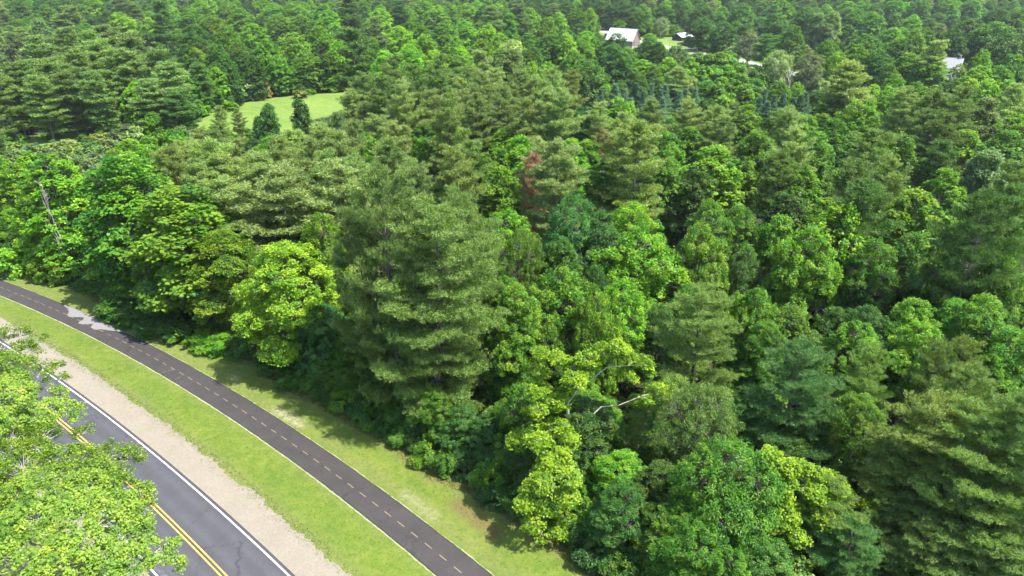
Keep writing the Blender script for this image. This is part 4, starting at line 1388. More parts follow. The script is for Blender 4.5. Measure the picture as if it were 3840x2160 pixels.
M m 125.2 225.7 6.5 3.65 12 3 24
M m 273.3 511.4 16.2 7.50 12 4 24
M m 179.3 325.1 13.7 5.12 12 5 24
M m 308.6 563.4 8.5 5.34 12 6 24
M m 248.0 448.6 8.5 5.44 12 7 24
M m 280.5 498.6 8.5 5.56 12 8 24
M m 312.2 556.1 13.7 4.97 12 9 24
M m 126.4 208.7 10.4 3.74 12 10 24
M m 317.7 543.9 13.7 4.96 12 11 24
M m 295.4 493.3 6.5 4.27 12 12 24
M m 327.0 541.7 14.7 7.50 12 13 24
M m 341.6 553.3 8.5 5.20 12 14 24
M m 361.0 574.9 12.3 4.97 12 15 24
M m 264.0 411.9 17.2 7.50 12 16 24
M m 147.3 222.3 12.0 4.79 12 17 24
M m 374.4 579.1 12.3 4.87 12 18 24
M m 355.9 540.4 13.7 5.71 12 19 24
M m 274.3 412.0 16.5 7.17 12 20 24
M m 350.9 519.5 12.3 4.84 12 21 24
M m 280.9 409.9 6.5 4.31 12 22 24
M m 148.9 208.7 8.5 4.14 12 23 24
M b 92.3 185.6 12.0 3.48 12 0 18
M b 95.1 183.6 12.0 3.48 12 1 18
M b 163.8 322.4 14.0 6.24 12 2 18
M b 215.2 416.6 6.5 4.34 12 3 18
M b 243.1 468.4 6.5 3.93 12 4 18
M b 281.1 544.5 12.3 5.51 12 5 18
M b 225.6 425.5 12.3 5.05 12 6 18
M b 159.9 297.1 15.7 4.71 12 7 18
M b 222.0 411.5 6.5 4.49 12 8 18
M b 104.7 183.6 12.0 3.67 12 9 18
M b 134.5 236.2 13.0 5.49 12 10 18
M b 165.5 282.5 6.5 3.05 12 11 18
M b 302.4 528.3 15.4 7.50 12 12 18
M b 157.3 248.1 13.7 3.70 12 13 18
M b 127.3 194.3 12.0 3.87 12 14 18
M b 131.2 194.3 12.0 3.87 12 15 18
M b 162.0 239.6 13.0 5.13 12 16 18
M b 169.4 238.4 8.5 4.31 12 17 18
P d 94.7 278.1 15.0 4.42 11 0 1
W g 92.3 311.3 7.8 3.32 11 0 4
W g 98.8 310.3 14.0 5.74 11 1 4
W g 87.3 241.6 14.0 5.38 11 2 4
W g 96.2 238.0 14.0 4.67 11 3 4
K d 198.7 350.2 6.0 3.48 12 0 4
K d 198.5 325.0 17.0 9.00 12 1 4
K d 200.3 311.4 17.0 9.00 12 2 4
K d 182.2 272.4 16.0 8.17 12 3 4
M d 115.1 225.3 12.0 4.04 12 0 4
M d 203.5 404.2 13.7 4.97 12 1 4
M d 132.0 253.8 16.0 6.07 12 2 4
M d 182.9 310.7 15.0 6.01 12 3 4
M l 130.5 243.1 13.0 5.64 12 0 4
M l 145.4 240.5 10.0 3.24 12 1 4
M l 127.2 203.2 11.0 3.68 12 2 4
M l 142.1 222.3 12.0 5.19 12 3 4
P p 77.9 169.6 19.0 4.87 12 0 8
P p 258.7 524.9 16.3 4.00 12 1 8
P p 76.6 141.6 18.0 3.87 12 2 8
P p 312.7 576.3 16.3 4.22 12 3 8
P p 134.4 236.3 17.0 3.77 12 4 8
P p 219.3 385.1 10.1 4.07 12 5 8
P p 357.3 580.4 16.3 3.96 12 6 8
P p 108.8 157.0 16.0 3.14 12 7 8
X g 87.1 227.9 14.0 2.44 10 0 1
X g 130.4 223.2 8.0 3.84 12 0 1
B b 69.0 286.1 6.0 3.07 10 0 9
B b 76.6 302.8 6.0 3.78 10 1 9
B b 72.1 264.1 6.0 3.80 10 2 9
B b 82.3 294.3 7.0 3.94 10 3 9
B b 68.0 236.5 6.0 3.00 10 4 9
B b 61.8 209.4 6.0 2.87 10 5 9
B b 70.3 231.1 6.0 3.14 10 6 9
B b 82.3 267.0 7.0 2.87 10 7 9
B b 71.8 223.4 6.0 3.04 10 8 9
B m 65.7 257.5 6.0 3.24 10 0 6
B m 79.3 298.5 6.0 3.46 10 1 6
B m 63.2 223.4 6.0 3.04 10 2 6
B m 76.8 264.1 6.0 3.56 10 3 6
B m 76.5 245.1 6.0 3.32 10 4 6
B m 78.2 233.8 6.0 2.96 10 5 6
B m 87.2 298.6 7.0 3.73 11 0 1
B l 60.7 258.9 4.0 1.64 9 0 2
B l 62.8 264.7 5.0 2.38 9 1 2
B d 85.3 256.7 7.0 2.54 10 0 2
B d 81.2 238.2 7.0 2.80 10 1 2
B p 60.4 246.0 5.0 2.00 10 0 1
S s 67.4 189.4 7.0 2.30 13 0 1
M b 74.0 202.6 10.4 3.53 10 0 2
M b 84.4 215.6 8.0 2.54 10 1 2
P l 76.3 171.7 13.0 3.91 12 0 1
T b 74.0 152.5 14.0 5.59 14 0 1
P o 80.9 137.1 18.0 3.38 12 0 3
P o 83.3 134.1 19.0 3.91 12 1 3
P o 116.7 160.7 14.7 3.19 12 2 3
O g 99.0 149.9 15.0 4.53 12 0 1
M b 54.0 136.0 13.0 3.77 14 0 8
M b 42.4 101.8 14.0 3.68 14 1 8
M b 57.8 139.8 13.8 3.99 14 2 8
M b 37.2 80.4 15.5 3.27 14 3 8
M b 46.8 79.7 17.0 4.32 14 4 8
M b 65.0 102.5 13.0 3.13 14 5 8
M b 77.7 121.8 14.6 4.24 14 6 8
M b 101.6 143.6 13.0 3.77 14 7 8
M m 54.1 127.0 13.0 3.77 14 0 8
M m 62.0 143.6 13.0 3.77 14 1 8
M m 53.0 119.0 13.0 3.00 14 2 8
M m 61.7 134.8 13.8 3.99 14 3 8
M m 62.9 114.1 15.5 4.46 14 4 8
M m 90.5 129.2 13.0 3.77 14 5 8
M m 95.0 128.2 8.5 3.37 14 6 8
M m 87.5 113.1 8.5 3.13 14 7 8
P o 43.7 87.6 18.0 3.00 14 0 6
P o 53.2 103.9 18.0 3.69 14 1 6
P o 50.2 91.3 17.0 3.00 14 2 6
P o 71.0 124.6 17.0 3.22 14 3 6
P o 74.0 121.2 17.0 3.14 14 4 6
P o 65.0 90.0 17.0 3.00 14 5 6
P p 52.0 133.4 16.0 3.19 14 0 2
P p 43.8 109.2 17.0 3.26 14 1 2
X g 82.7 140.2 9.0 2.36 14 0 1
O g 72.7 106.4 15.0 3.82 14 0 2
O g 80.0 102.4 13.7 3.33 14 1 2
P o 38.9 100.9 16.0 3.00 13 0 1
M d 26.7 101.1 14.0 3.00 13 0 2
M d 33.0 82.4 16.0 3.19 13 1 2
P d 40.7 78.5 18.0 3.48 14 0 3
P d 68.0 110.7 15.0 3.00 14 1 3
P d 51.2 69.5 20.0 3.09 14 2 3
M l -76.7 103.5 6.5 2.35 1 0 4
M l -68.0 94.8 10.0 2.35 1 1 4
M l -44.2 80.2 9.0 2.34 1 2 4
M l -33.5 75.0 13.5 4.30 1 3 4
M y -23.7 67.4 15.0 4.98 1 0 2
M y -20.6 70.8 17.0 3.00 1 1 2
M u -19.6 65.6 9.0 3.14 1 0 1
B l -66.0 91.5 3.0 1.85 0 0 2
B l -66.9 94.0 3.0 1.70 0 1 2
B y -63.0 90.5 5.0 1.55 0 0 1
B b -71.4 93.5 4.0 2.25 0 0 9
B b -69.0 94.0 3.0 2.08 0 1 9
B b -36.2 72.8 2.0 2.01 0 2 9
B b -33.7 71.9 2.0 1.91 0 3 9
B b 10.8 34.4 2.3 1.26 0 4 9
B b 12.4 33.8 1.9 1.01 0 5 9
B b 13.5 32.0 1.8 1.26 0 6 9
B b 16.8 28.8 2.2 1.63 0 7 9
B b 18.3 25.7 1.4 1.08 0 8 9
B d -50.4 80.6 2.5 2.09 0 0 21
B d -47.4 78.7 2.0 2.05 0 1 21
B d -43.3 75.8 2.0 2.07 0 2 21
B d -40.1 74.8 2.0 2.05 0 3 21
B d -33.9 76.0 3.0 1.75 0 4 21
B d -30.7 71.0 2.5 1.81 0 5 21
B d -26.4 67.6 2.0 1.75 0 6 21
B d -23.4 64.6 2.0 1.68 0 7 21
B d -5.0 51.9 3.6 1.75 0 8 21
B d 1.0 45.7 2.1 1.65 0 9 21
B d 2.4 44.3 2.1 1.46 0 10 21
B d 7.8 41.7 2.9 1.62 0 11 21
B d 7.6 39.0 1.9 1.61 0 12 21
B d 8.5 37.3 2.1 1.65 0 13 21
B d 10.2 38.8 3.3 1.47 0 14 21
B d 10.0 36.4 2.3 1.48 0 15 21
B d 10.7 37.1 2.7 1.84 0 16 21
B d 12.0 35.5 2.9 1.88 0 17 21
B d 16.2 31.4 2.2 1.46 0 18 21
B d 18.6 27.9 1.7 1.44 0 19 21
B d 19.7 24.0 1.2 1.15 0 20 21
X w -60.9 90.2 13.0 1.00 1 0 1
A u -16.2 66.9 11.0 1.99 1 0 1
P o -13.4 61.0 20.0 2.76 1 0 4
P o -10.8 58.4 24.0 4.06 1 1 4
P o -11.1 61.0 10.0 3.46 1 2 4
P o -7.2 57.0 22.0 5.03 1 3 4
M b -1.1 63.7 13.0 3.00 15 0 5
M b -0.6 75.9 16.0 3.86 15 1 5
M b 0.5 59.7 14.0 3.00 15 2 5
M b 11.0 62.2 13.0 3.00 15 3 5
M b 14.4 76.4 16.0 3.88 15 4 5
T b 5.3 62.7 14.0 4.09 15 0 6
T b 8.4 59.1 14.0 2.31 15 1 6
T b 14.1 71.4 15.0 5.10 15 2 6
T b 21.4 73.9 15.0 3.36 15 3 6
T b 22.5 63.7 11.0 1.71 15 4 6
T b 24.3 63.1 12.0 2.47 15 5 6
M m -1.8 61.9 10.0 2.20 15 0 11
M m 0.8 59.6 8.0 2.67 15 1 11
M m 3.4 59.4 10.0 2.20 15 2 11
M m 5.1 70.5 14.0 3.00 15 3 11
M m 7.7 59.9 10.0 2.20 15 4 11
M m 19.2 66.2 11.0 3.00 15 5 11
M m 23.3 77.8 16.0 3.00 15 6 11
M m 27.4 79.4 15.0 3.00 15 7 11
M m 23.2 60.2 6.5 2.38 15 8 11
M m 23.9 59.4 10.0 2.26 15 9 11
M m 28.0 62.7 10.0 3.40 15 10 11
M d -1.8 60.3 6.0 2.20 15 0 2
M d 23.4 103.5 6.5 2.91 15 1 2
W m 0.6 71.4 15.0 3.68 15 0 1
A u 6.3 75.0 18.0 3.78 13 0 1
A u 10.2 75.5 16.0 3.10 15 0 1
A d 8.0 67.1 13.0 2.04 15 0 3
A d 14.5 61.6 11.0 2.05 15 1 3
A d 26.2 74.0 12.0 2.23 15 2 3
T b 31.7 72.6 15.0 4.02 16 0 2
T b 38.1 76.4 16.0 4.18 16 1 2
A m 31.0 79.5 14.0 2.81 15 0 1
P d 45.4 65.2 20.0 3.82 16 0 2
P d 60.0 71.7 7.8 2.14 16 1 2
X g 67.4 89.9 10.0 1.24 16 0 1
X n 64.5 87.3 8.0 1.04 16 0 1
A m 39.7 72.0 14.0 3.16 16 0 2
A m 43.9 73.3 14.0 3.20 16 1 2
M m 38.4 61.0 12.0 3.00 16 0 6
M m 45.0 68.8 13.0 3.00 16 1 6
M m 42.4 61.6 12.0 3.00 16 2 6
M m 44.6 59.2 13.0 3.00 16 3 6
M m 48.4 63.7 15.0 3.00 16 4 6
M m 44.6 54.9 12.0 3.00 16 5 6
A d 34.7 61.3 11.0 2.81 16 0 2
A d 35.9 57.3 9.0 1.84 16 1 2
M b 32.2 58.0 11.0 3.00 16 0 3
M b 36.4 55.9 12.0 3.00 16 1 3
M b 42.6 53.9 10.0 2.20 16 2 3
M d 32.0 63.0 10.0 2.20 16 0 2
M d 43.2 58.6 10.0 2.20 16 1 2
P o 17.2 57.7 14.0 3.34 15 0 1
P u 23.1 49.2 13.0 3.17 16 0 1
P o 31.0 52.7 11.0 2.26 16 0 3
P o 35.5 51.4 12.0 1.98 16 1 3
P o 67.2 86.4 12.4 3.27 16 2 3
P q 37.8 51.8 12.0 2.22 16 0 1
W f 13.2 49.9 9.6 3.66 17 0 2
W f 14.9 46.9 11.0 4.03 17 1 2
K m 12.5 37.2 7.0 2.79 17 0 2
K m 15.3 39.5 11.0 3.91 17 1 2
M b 28.3 47.5 10.0 2.31 18 0 1
P q 30.2 41.8 13.0 3.54 18 0 1
P o 27.5 52.1 7.8 1.83 18 0 11
P o 22.5 39.7 7.8 2.41 18 1 11
P o 27.2 39.9 6.0 2.29 18 2 11
P o 29.2 41.2 9.0 2.95 18 3 11
P o 28.8 37.6 6.0 2.84 18 4 11
P o 33.3 43.9 14.0 2.70 18 5 11
P o 31.6 37.2 9.0 3.63 18 6 11
P o 31.9 38.5 14.0 3.30 18 7 11
P o 33.9 36.4 6.0 2.69 18 8 11
P o 33.7 37.7 10.0 2.66 18 9 11
P o 35.1 37.4 16.3 2.84 18 10 11
P u 23.7 37.5 6.0 2.19 18 0 1
M d 17.0 36.0 6.0 2.20 18 0 3
M d 24.3 49.2 6.0 2.78 18 1 3
M d 26.4 44.5 5.0 2.20 18 2 3
M d 11.3 42.8 7.0 2.49 17 0 1
P p -366.2 542.7 12.4 4.68 3 0 3
P p -258.0 395.0 7.8 3.06 3 1 3
P p -255.0 399.9 7.8 3.59 3 2 3
A u -174.4 495.9 13.7 5.19 4 0 1
A d 151.3 349.3 6.5 3.46 11 0 1
O g -207.8 298.0 10.4 3.92 2 0 4
O g -183.8 261.4 6.5 3.74 2 1 4
O g -194.0 283.5 6.5 3.15 2 2 4
O g -193.5 293.1 6.5 4.00 2 3 4
A d -193.8 560.1 12.3 4.79 4 0 1
W g 99.4 236.8 6.0 3.62 10 0 1
A d -103.0 530.5 6.5 4.47 22 0 1
M d -72.3 98.4 6.5 2.39 1 0 2
M d 5.6 48.9 8.5 3.18 1 1 2
A u -273.2 514.2 13.7 5.03 3 0 1
A u 231.4 482.6 12.3 5.03 11 0 1
P p 144.2 549.8 12.4 4.20 11 0 2
P p 190.5 569.6 16.3 4.56 11 1 2
W m 90.7 243.4 6.0 2.98 10 0 1
A d 47.6 175.3 10.4 4.06 10 0 1
P o -98.6 560.9 16.3 4.93 22 0 1
T b 39.1 174.9 6.0 3.01 13 0 1
M d -352.6 571.5 13.7 5.27 3 0 3
M d -271.2 559.6 12.3 4.92 3 1 3
M d -271.8 578.4 13.7 5.79 3 2 3
A u 262.8 451.6 10.4 5.23 12 0 2
A u 375.1 559.7 13.7 5.23 12 1 2
P o 205.5 534.0 14.7 4.12 11 0 1
T m 7.0 50.8 7.8 2.98 17 0 1
M b 8.7 44.3 6.5 2.45 17 0 1
M m 61.4 229.1 6.5 3.72 10 0 2
M m 89.6 210.9 6.5 3.58 10 1 2
P p -125.6 559.0 14.7 4.69 22 0 2
P p -78.6 571.9 14.7 4.04 22 1 2
M d -107.5 583.4 12.3 5.09 22 0 1
P u 19.5 49.6 7.8 1.96 17 0 1
M m 6.0 56.1 6.5 2.21 17 0 1
P p -124.9 183.9 7.8 3.00 2 0 1
A d -55.3 150.6 6.5 2.86 6 0 1
B m -79.5 99.8 2.0 1.34 19 0 7
B m -65.2 95.1 1.8 1.37 19 1 7
B m -62.5 91.4 1.6 1.24 19 2 7
B m -62.8 93.9 2.6 1.74 19 3 7
B m -57.2 88.1 1.1 1.04 19 4 7
B m -54.1 85.7 1.5 1.02 19 5 7
B m -56.0 89.8 1.3 1.47 19 6 7
B d -78.1 99.3 1.9 1.10 19 0 9
B d -78.5 101.8 2.8 1.47 19 1 9
B d -73.9 96.8 2.1 1.09 19 2 9
B d -70.0 95.9 1.3 1.15 19 3 9
B d -60.9 90.6 1.0 1.47 19 4 9
B d -61.5 92.8 1.9 1.95 19 5 9
B d -58.9 89.2 1.5 1.62 19 6 9
B d -58.1 90.5 2.5 1.47 19 7 9
B d -55.4 87.4 1.3 1.69 19 8 9
B u -75.8 98.5 1.7 1.43 19 0 6
B u -75.3 99.5 2.6 1.75 19 1 6
B u -71.9 96.5 1.6 1.11 19 2 6
B u -67.3 96.1 2.6 1.95 19 3 6
B u -65.9 93.5 1.6 1.35 19 4 6
B u -63.4 93.0 1.8 1.05 19 5 6
B b -67.9 94.8 2.1 1.69 19 0 1
B d -52.9 87.6 2.4 1.72 20 0 15
B d -51.7 85.8 1.9 1.39 20 1 15
B d -50.7 83.4 1.1 1.60 20 2 15
B d -49.4 82.5 1.1 1.02 20 3 15
B d -48.7 83.8 1.7 1.39 20 4 15
B d -47.6 81.7 1.2 1.43 20 5 15
B d -46.0 81.3 1.4 1.55 20 6 15
B d -46.5 83.6 1.8 1.69 20 7 15
B d -45.4 82.4 1.9 1.70 20 8 15
B d -42.3 79.1 1.2 1.36 20 9 15
B d -40.2 77.7 1.3 1.04 20 10 15
B d -34.4 74.2 1.2 1.28 20 11 15
B d -33.6 75.4 1.3 1.42 20 12 15
B d -29.3 71.1 1.4 1.11 20 13 15
B d -28.2 72.7 1.6 1.42 20 14 15
B m -52.4 84.9 1.4 1.10 20 0 11
B m -44.2 79.7 1.5 1.52 20 1 11
B m -43.5 81.0 2.4 1.86 20 2 11
B m -38.0 76.4 1.1 1.08 20 3 11
B m -36.0 75.6 1.2 1.61 20 4 11
B m -32.7 73.4 1.0 1.44 20 5 11
B m -30.7 72.4 1.3 1.17 20 6 11
B m -27.4 69.7 1.1 1.69 20 7 11
B m -26.5 68.3 1.3 1.45 20 8 11
B m -24.9 67.4 1.1 1.66 20 9 11
B m -23.8 65.4 1.5 1.50 20 10 11
B u -49.8 84.7 1.7 1.87 20 0 3
B u -37.3 77.5 1.5 1.96 20 1 3
B u -35.5 76.3 1.3 1.49 20 2 3
B u -23.0 66.6 2.0 1.73 21 0 5
B u -20.4 64.1 3.0 1.47 21 1 5
B u -14.4 60.2 1.8 1.86 21 2 5
B u -11.0 57.8 1.9 1.37 21 3 5
B u -7.7 54.5 3.1 1.93 21 4 5
B m -22.6 64.1 1.7 1.07 21 0 5
B m -21.1 63.2 2.0 1.01 21 1 5
B m -19.8 62.4 1.3 1.13 21 2 5
B m -14.1 57.6 1.6 1.45 21 3 5
B m -5.9 50.3 2.3 1.01 21 4 5
B d -19.2 63.2 1.6 1.85 21 0 8
B d -18.0 61.0 1.3 1.29 21 1 8
B d -15.3 59.0 1.3 1.11 21 2 8
B d -12.7 59.3 2.0 1.37 21 3 8
B d -12.2 56.2 1.6 1.03 21 4 8
B d -10.2 54.9 1.7 1.51 21 5 8
B d -9.6 55.7 2.1 1.33 21 6 8
B d -8.8 53.4 2.0 1.01 21 7 8
B b -16.6 60.0 2.2 1.65 21 0 2
B b -7.6 51.7 2.1 1.37 21 1 2
B u -4.2 50.0 1.8 1.14 0 0 8
B u -1.2 46.9 1.2 1.67 0 1 8
B u 3.3 45.3 2.6 1.63 0 2 8
B u 5.2 41.7 2.4 1.10 0 3 8
B u 6.0 40.1 2.1 1.47 0 4 8
B u 14.9 30.3 1.6 1.45 0 5 8
B u 19.4 26.6 1.6 1.39 0 6 8
B u 20.9 25.0 1.8 1.87 0 7 8
B m -2.2 48.6 2.1 1.64 0 0 7
B m -1.2 49.7 3.0 1.87 0 1 7
B m 2.2 47.1 2.5 1.47 0 2 7
B m 3.6 43.4 1.4 1.41 0 3 7
B m 6.3 43.0 3.5 2.00 0 4 7
B m 17.3 26.9 1.2 1.23 0 5 7
B m 21.3 22.7 1.2 1.67 0 6 7
M m -25.5 71.9 5.7 1.83 20 0 1
M d -23.7 69.7 4.1 2.25 21 0 2
M d -10.7 57.7 4.1 2.24 21 1 2
M u -22.6 67.0 5.6 1.91 21 0 1
A u -20.0 65.8 5.2 2.36 21 0 1
M m -18.4 63.9 5.0 2.36 21 0 5
M m -15.9 61.7 4.3 2.26 21 1 5
M m -13.4 59.9 5.5 1.87 21 2 5
M m -7.8 55.6 5.5 1.91 21 3 5
M m -6.3 53.4 6.0 1.96 21 4 5
A u -4.5 52.3 5.6 2.06 0 0 4
A u 17.8 30.5 5.2 2.07 0 1 4
A u 21.9 25.0 6.6 1.99 0 2 4
A u 24.0 23.0 4.6 1.91 0 3 4
M u -1.9 51.2 5.4 2.03 0 0 3
M u 1.7 48.7 6.0 2.34 0 1 3
M u 16.0 32.8 4.3 2.16 0 2 3
M d 4.3 46.6 6.2 2.01 0 0 1
M m 6.4 44.3 4.1 2.20 0 0 5
M m 11.3 39.0 6.0 2.27 0 1 5
M m 12.3 36.3 6.0 2.01 0 2 5
M m 14.2 34.6 6.3 1.92 0 3 5
M m 19.5 27.6 6.1 2.38 0 4 5
A d 8.2 40.9 6.4 2.41 0 0 1
"""
GROUPS = {'M': 'rounded broadleaf trees of the wood', 'T': 'upright red maples of the wood', 'A': 'fine-textured broadleaf trees', 'K': 'broad oaks', 'P': 'pines of the wood', 'S': 'blue spruces in the clearing', 'O': 'poplars',
          'W': 'drooping-leaved trees', 'X': 'bare dead trees', 'D': 'dead rust-needled pines', 'B': 'shrubs and brush'}
for ti, line in enumerate(TREES.strip().splitlines()):
    k, c, x, y, h, r, z, oi, on = line.split()
    x, y, h, r = float(x), float(y), float(h), float(r)
    d = math.hypot(x, y)
    lod = 0 if d < 84 else (1 if d < 185 else 2)
    ps = PROTO[LOD[k][lod]]
    if k == 'P' and lod == 0 and h < 13: p = ps[2]
    else: p = ps[tr_rng.randrange(len(ps))]
    jw = 0.13 if k in 'PSK' else 0.26
    jit = [tr_rng.uniform(1 - jw, 1 + jw), tr_rng.uniform(0.93, 1.07), tr_rng.uniform(0.75, 1.3)]
    v = tr_rng.uniform(0.74, 1.24) if d < 190 else tr_rng.uniform(0.70, 1.42)
    col = tuple(min(1.0, q * v * (0.5 + 0.5 * w)) for q, w in zip(PAL[c], jit))
    if k == 'D': col = (0.36, 0.22, 0.13)
    sx = r / p[3]; sz = h / p[2]
    if k == 'X': col = (1, 1, 1)
    label = "%s %s %s%s" % (CW[c], NAME[k][1], ZONES[int(z)], ordinal(int(oi), int(on)))
    plant(NAME[k][0], label, "shrub" if k == 'B' else "tree", GROUPS[k], p, x, y, tr_rng.uniform(0, 6.283), sx, sz, col, (0.03 if c in 'yl' else TIP[k]) * tr_rng.uniform(0.5, 1.2), lean=(tr_rng.gauss(0, 0.025), tr_rng.gauss(0, 0.025)))

# ------------------------------------------------------------------ single trees built to their own outline
def own_tree(name, label, base, lobes, colour, tip, seed, H, leaf, rc, per, clumps, trunk, flat=0.45, style='round', tr=0.2, bark=None):
    bx, by = base
    lo = np.array(lobes, float); lo[:, 0] -= bx; lo[:, 1] -= by
    t = np.array(trunk, float); t[:, 0] -= bx; t[:, 1] -= by
    pr = broadleaf(name, seed, H, 5.0, max(0.4, lo[:, 2].min() - 1.0), lobes=lo, clumps=clumps, per=per, leaf=leaf, rc=rc, flat=flat, style=style, trunk_pts=t, trunk_r=tr, bark=bark)
    return plant(name, label, "tree", None, pr, bx, by, 0.0, 1.0, 1.0, colour, tip)
own_tree('maple_tree', 'arching yellow-green maple that hangs down over the end of the lawn', (5.2, 48.6), [(2.19, 46.86, 14.19, 0.45), (3.61, 47.82, 12.91, 0.52), (3.49, 46.50, 14.07, 0.51), (4.78, 47.60, 12.41, 0.50), (4.96, 47.70, 12.40, 0.80), (5.42, 47.36, 13.08, 0.50), (5.81, 48.42, 12.76, 0.66), (7.15, 48.72, 13.29, 0.78), (7.31, 48.09, 13.42, 0.49), (8.11, 47.55, 14.17, 0.69), (8.63, 48.22, 13.11, 0.85), (9.26, 48.74, 12.69, 0.54), (10.35, 48.61, 12.18, 0.81), (10.35, 48.97, 11.68, 0.68), (10.76, 48.24, 11.45, 0.44), (11.83, 48.52, 9.52, 0.83), (11.41, 48.49, 9.11, 0.60), (10.71, 47.37, 9.35, 0.50), (10.11, 48.45, 8.80, 0.56), (2.27, 48.01, 13.45, 0.58), (2.12, 47.01, 12.34, 0.51), (1.96, 47.21, 12.47, 0.48), (2.23, 47.49, 11.49, 0.47), (2.30, 47.08, 10.63, 0.63), (1.79, 45.82, 11.26, 0.53), (2.05, 44.77, 10.47, 0.53), (1.48, 46.13, 9.37, 0.48), (2.10, 46.13, 8.33, 0.59), (1.37, 45.17, 7.74, 0.63), (0.61, 45.19, 7.34, 0.82), (5.10, 47.21, 12.03, 0.77), (4.73, 46.25, 11.95, 0.82), (3.98, 47.19, 10.11, 0.71), (4.60, 47.09, 10.78, 0.71), (3.60, 46.11, 10.12, 0.74), (3.36, 46.24, 9.52, 0.43), (3.06, 45.67, 8.23, 0.80), (3.81, 45.23, 8.64, 0.56), (4.35, 44.66, 7.96, 0.43), (4.48, 45.15, 7.25, 0.68), (3.83, 44.18, 7.01, 0.42), (3.72, 43.74, 7.23, 0.58), (2.82, 43.32, 6.77, 0.84), (2.39, 43.84, 5.49, 0.64), (2.38, 41.97, 6.04, 0.80), (1.57, 42.34, 5.05, 0.76), (2.29, 41.69, 5.69, 0.63), (2.34, 42.51, 3.34, 0.42), (2.43, 42.33, 3.20, 0.63), (1.65, 41.43, 2.60, 0.75), (2.31, 41.58, 1.28, 0.55), (4.16, 43.09, 5.95, 0.79), (4.32, 42.51, 5.99, 0.75), (4.35, 42.19, 5.91, 0.48), (3.80, 42.40, 3.94, 0.67), (4.07, 42.27, 4.46, 0.82), (3.95, 41.86, 3.90, 0.43), (4.19, 42.54, 2.02, 0.77), (3.61, 41.60, 1.48, 0.67), (1.10, 41.60, 4.36, 0.70), (1.44, 42.72, 3.27, 0.55), (6.41, 48.58, 12.64, 0.72), (5.97, 47.93, 12.89, 0.85), (5.75, 47.94, 11.88, 0.54), (5.10, 47.26, 12.06, 0.72), (1.63, 45.10, 7.68, 0.49), (2.50, 45.41, 6.98, 0.68), (2.07, 43.77, 8.33, 0.82), (8.93, 47.98, 13.11, 0.55), (9.01, 48.67, 11.23, 0.66), (9.36, 47.63, 11.43, 0.46)], (.190, .330, .015), 0.04, 301, 14.0, 0.17, 0.42, 46, 620, [(5.2, 48.6, -0.3), (5.0, 48.3, 3.0), (4.6, 47.9, 6.0), (4.5, 47.8, 9.0), (4.4, 47.8, 12.0)], tr=0.17, bark=BARK_PALE)
own_tree('maple_tree', 'yellow-green maple spray between the oak and the pines at lower right', (13.2, 42.4), [(17.86, 39.38, 10.27, 0.75), (19.18, 40.21, 8.34, 0.63), (19.53, 39.83, 7.73, 0.64), (19.19, 39.11, 7.92, 0.70), (19.40, 39.90, 6.86, 0.49), (19.73, 38.90, 6.30, 0.54), (19.20, 38.21, 6.00, 0.74), (20.01, 39.13, 4.40, 0.48), (20.09, 37.93, 4.53, 0.69), (19.36, 40.64, 8.24, 0.53), (19.40, 39.53, 9.26, 0.62), (20.22, 40.68, 8.02, 0.61), (20.67, 40.65, 8.31, 0.63), (21.31, 39.97, 8.29, 0.69), (22.68, 40.42, 7.56, 0.64), (22.79, 39.96, 7.55, 0.43), (23.58, 40.19, 6.99, 0.49), (24.03, 40.55, 5.93, 0.64), (21.37, 39.99, 7.69, 0.40), (21.10, 38.87, 7.56, 0.66), (21.32, 39.20, 7.26, 0.71), (21.74, 38.95, 6.31, 0.61), (25.77, 40.05, 4.98, 0.70), (25.81, 39.75, 4.35, 0.55), (25.40, 39.90, 3.34, 0.50), (24.75, 39.78, 3.84, 0.51), (19.07, 38.46, 6.62, 0.49), (19.78, 39.29, 5.64, 0.43), (18.46, 38.19, 5.65, 0.73), (21.63, 38.39, 5.95, 0.52), (21.99, 38.43, 5.59, 0.70), (22.48, 38.75, 4.58, 0.63), (22.67, 39.44, 6.74, 0.65), (23.13, 39.39, 7.07, 0.41), (23.43, 39.71, 5.16, 0.53)], (.190, .330, .015), 0.04, 302, 11.0, 0.17, 0.40, 44, 460, [(13.2, 42.4, -0.3), (13.2, 42.2, 3.0), (13.0, 41.5, 6.0), (12.7, 40.8, 8.5)], tr=0.14)
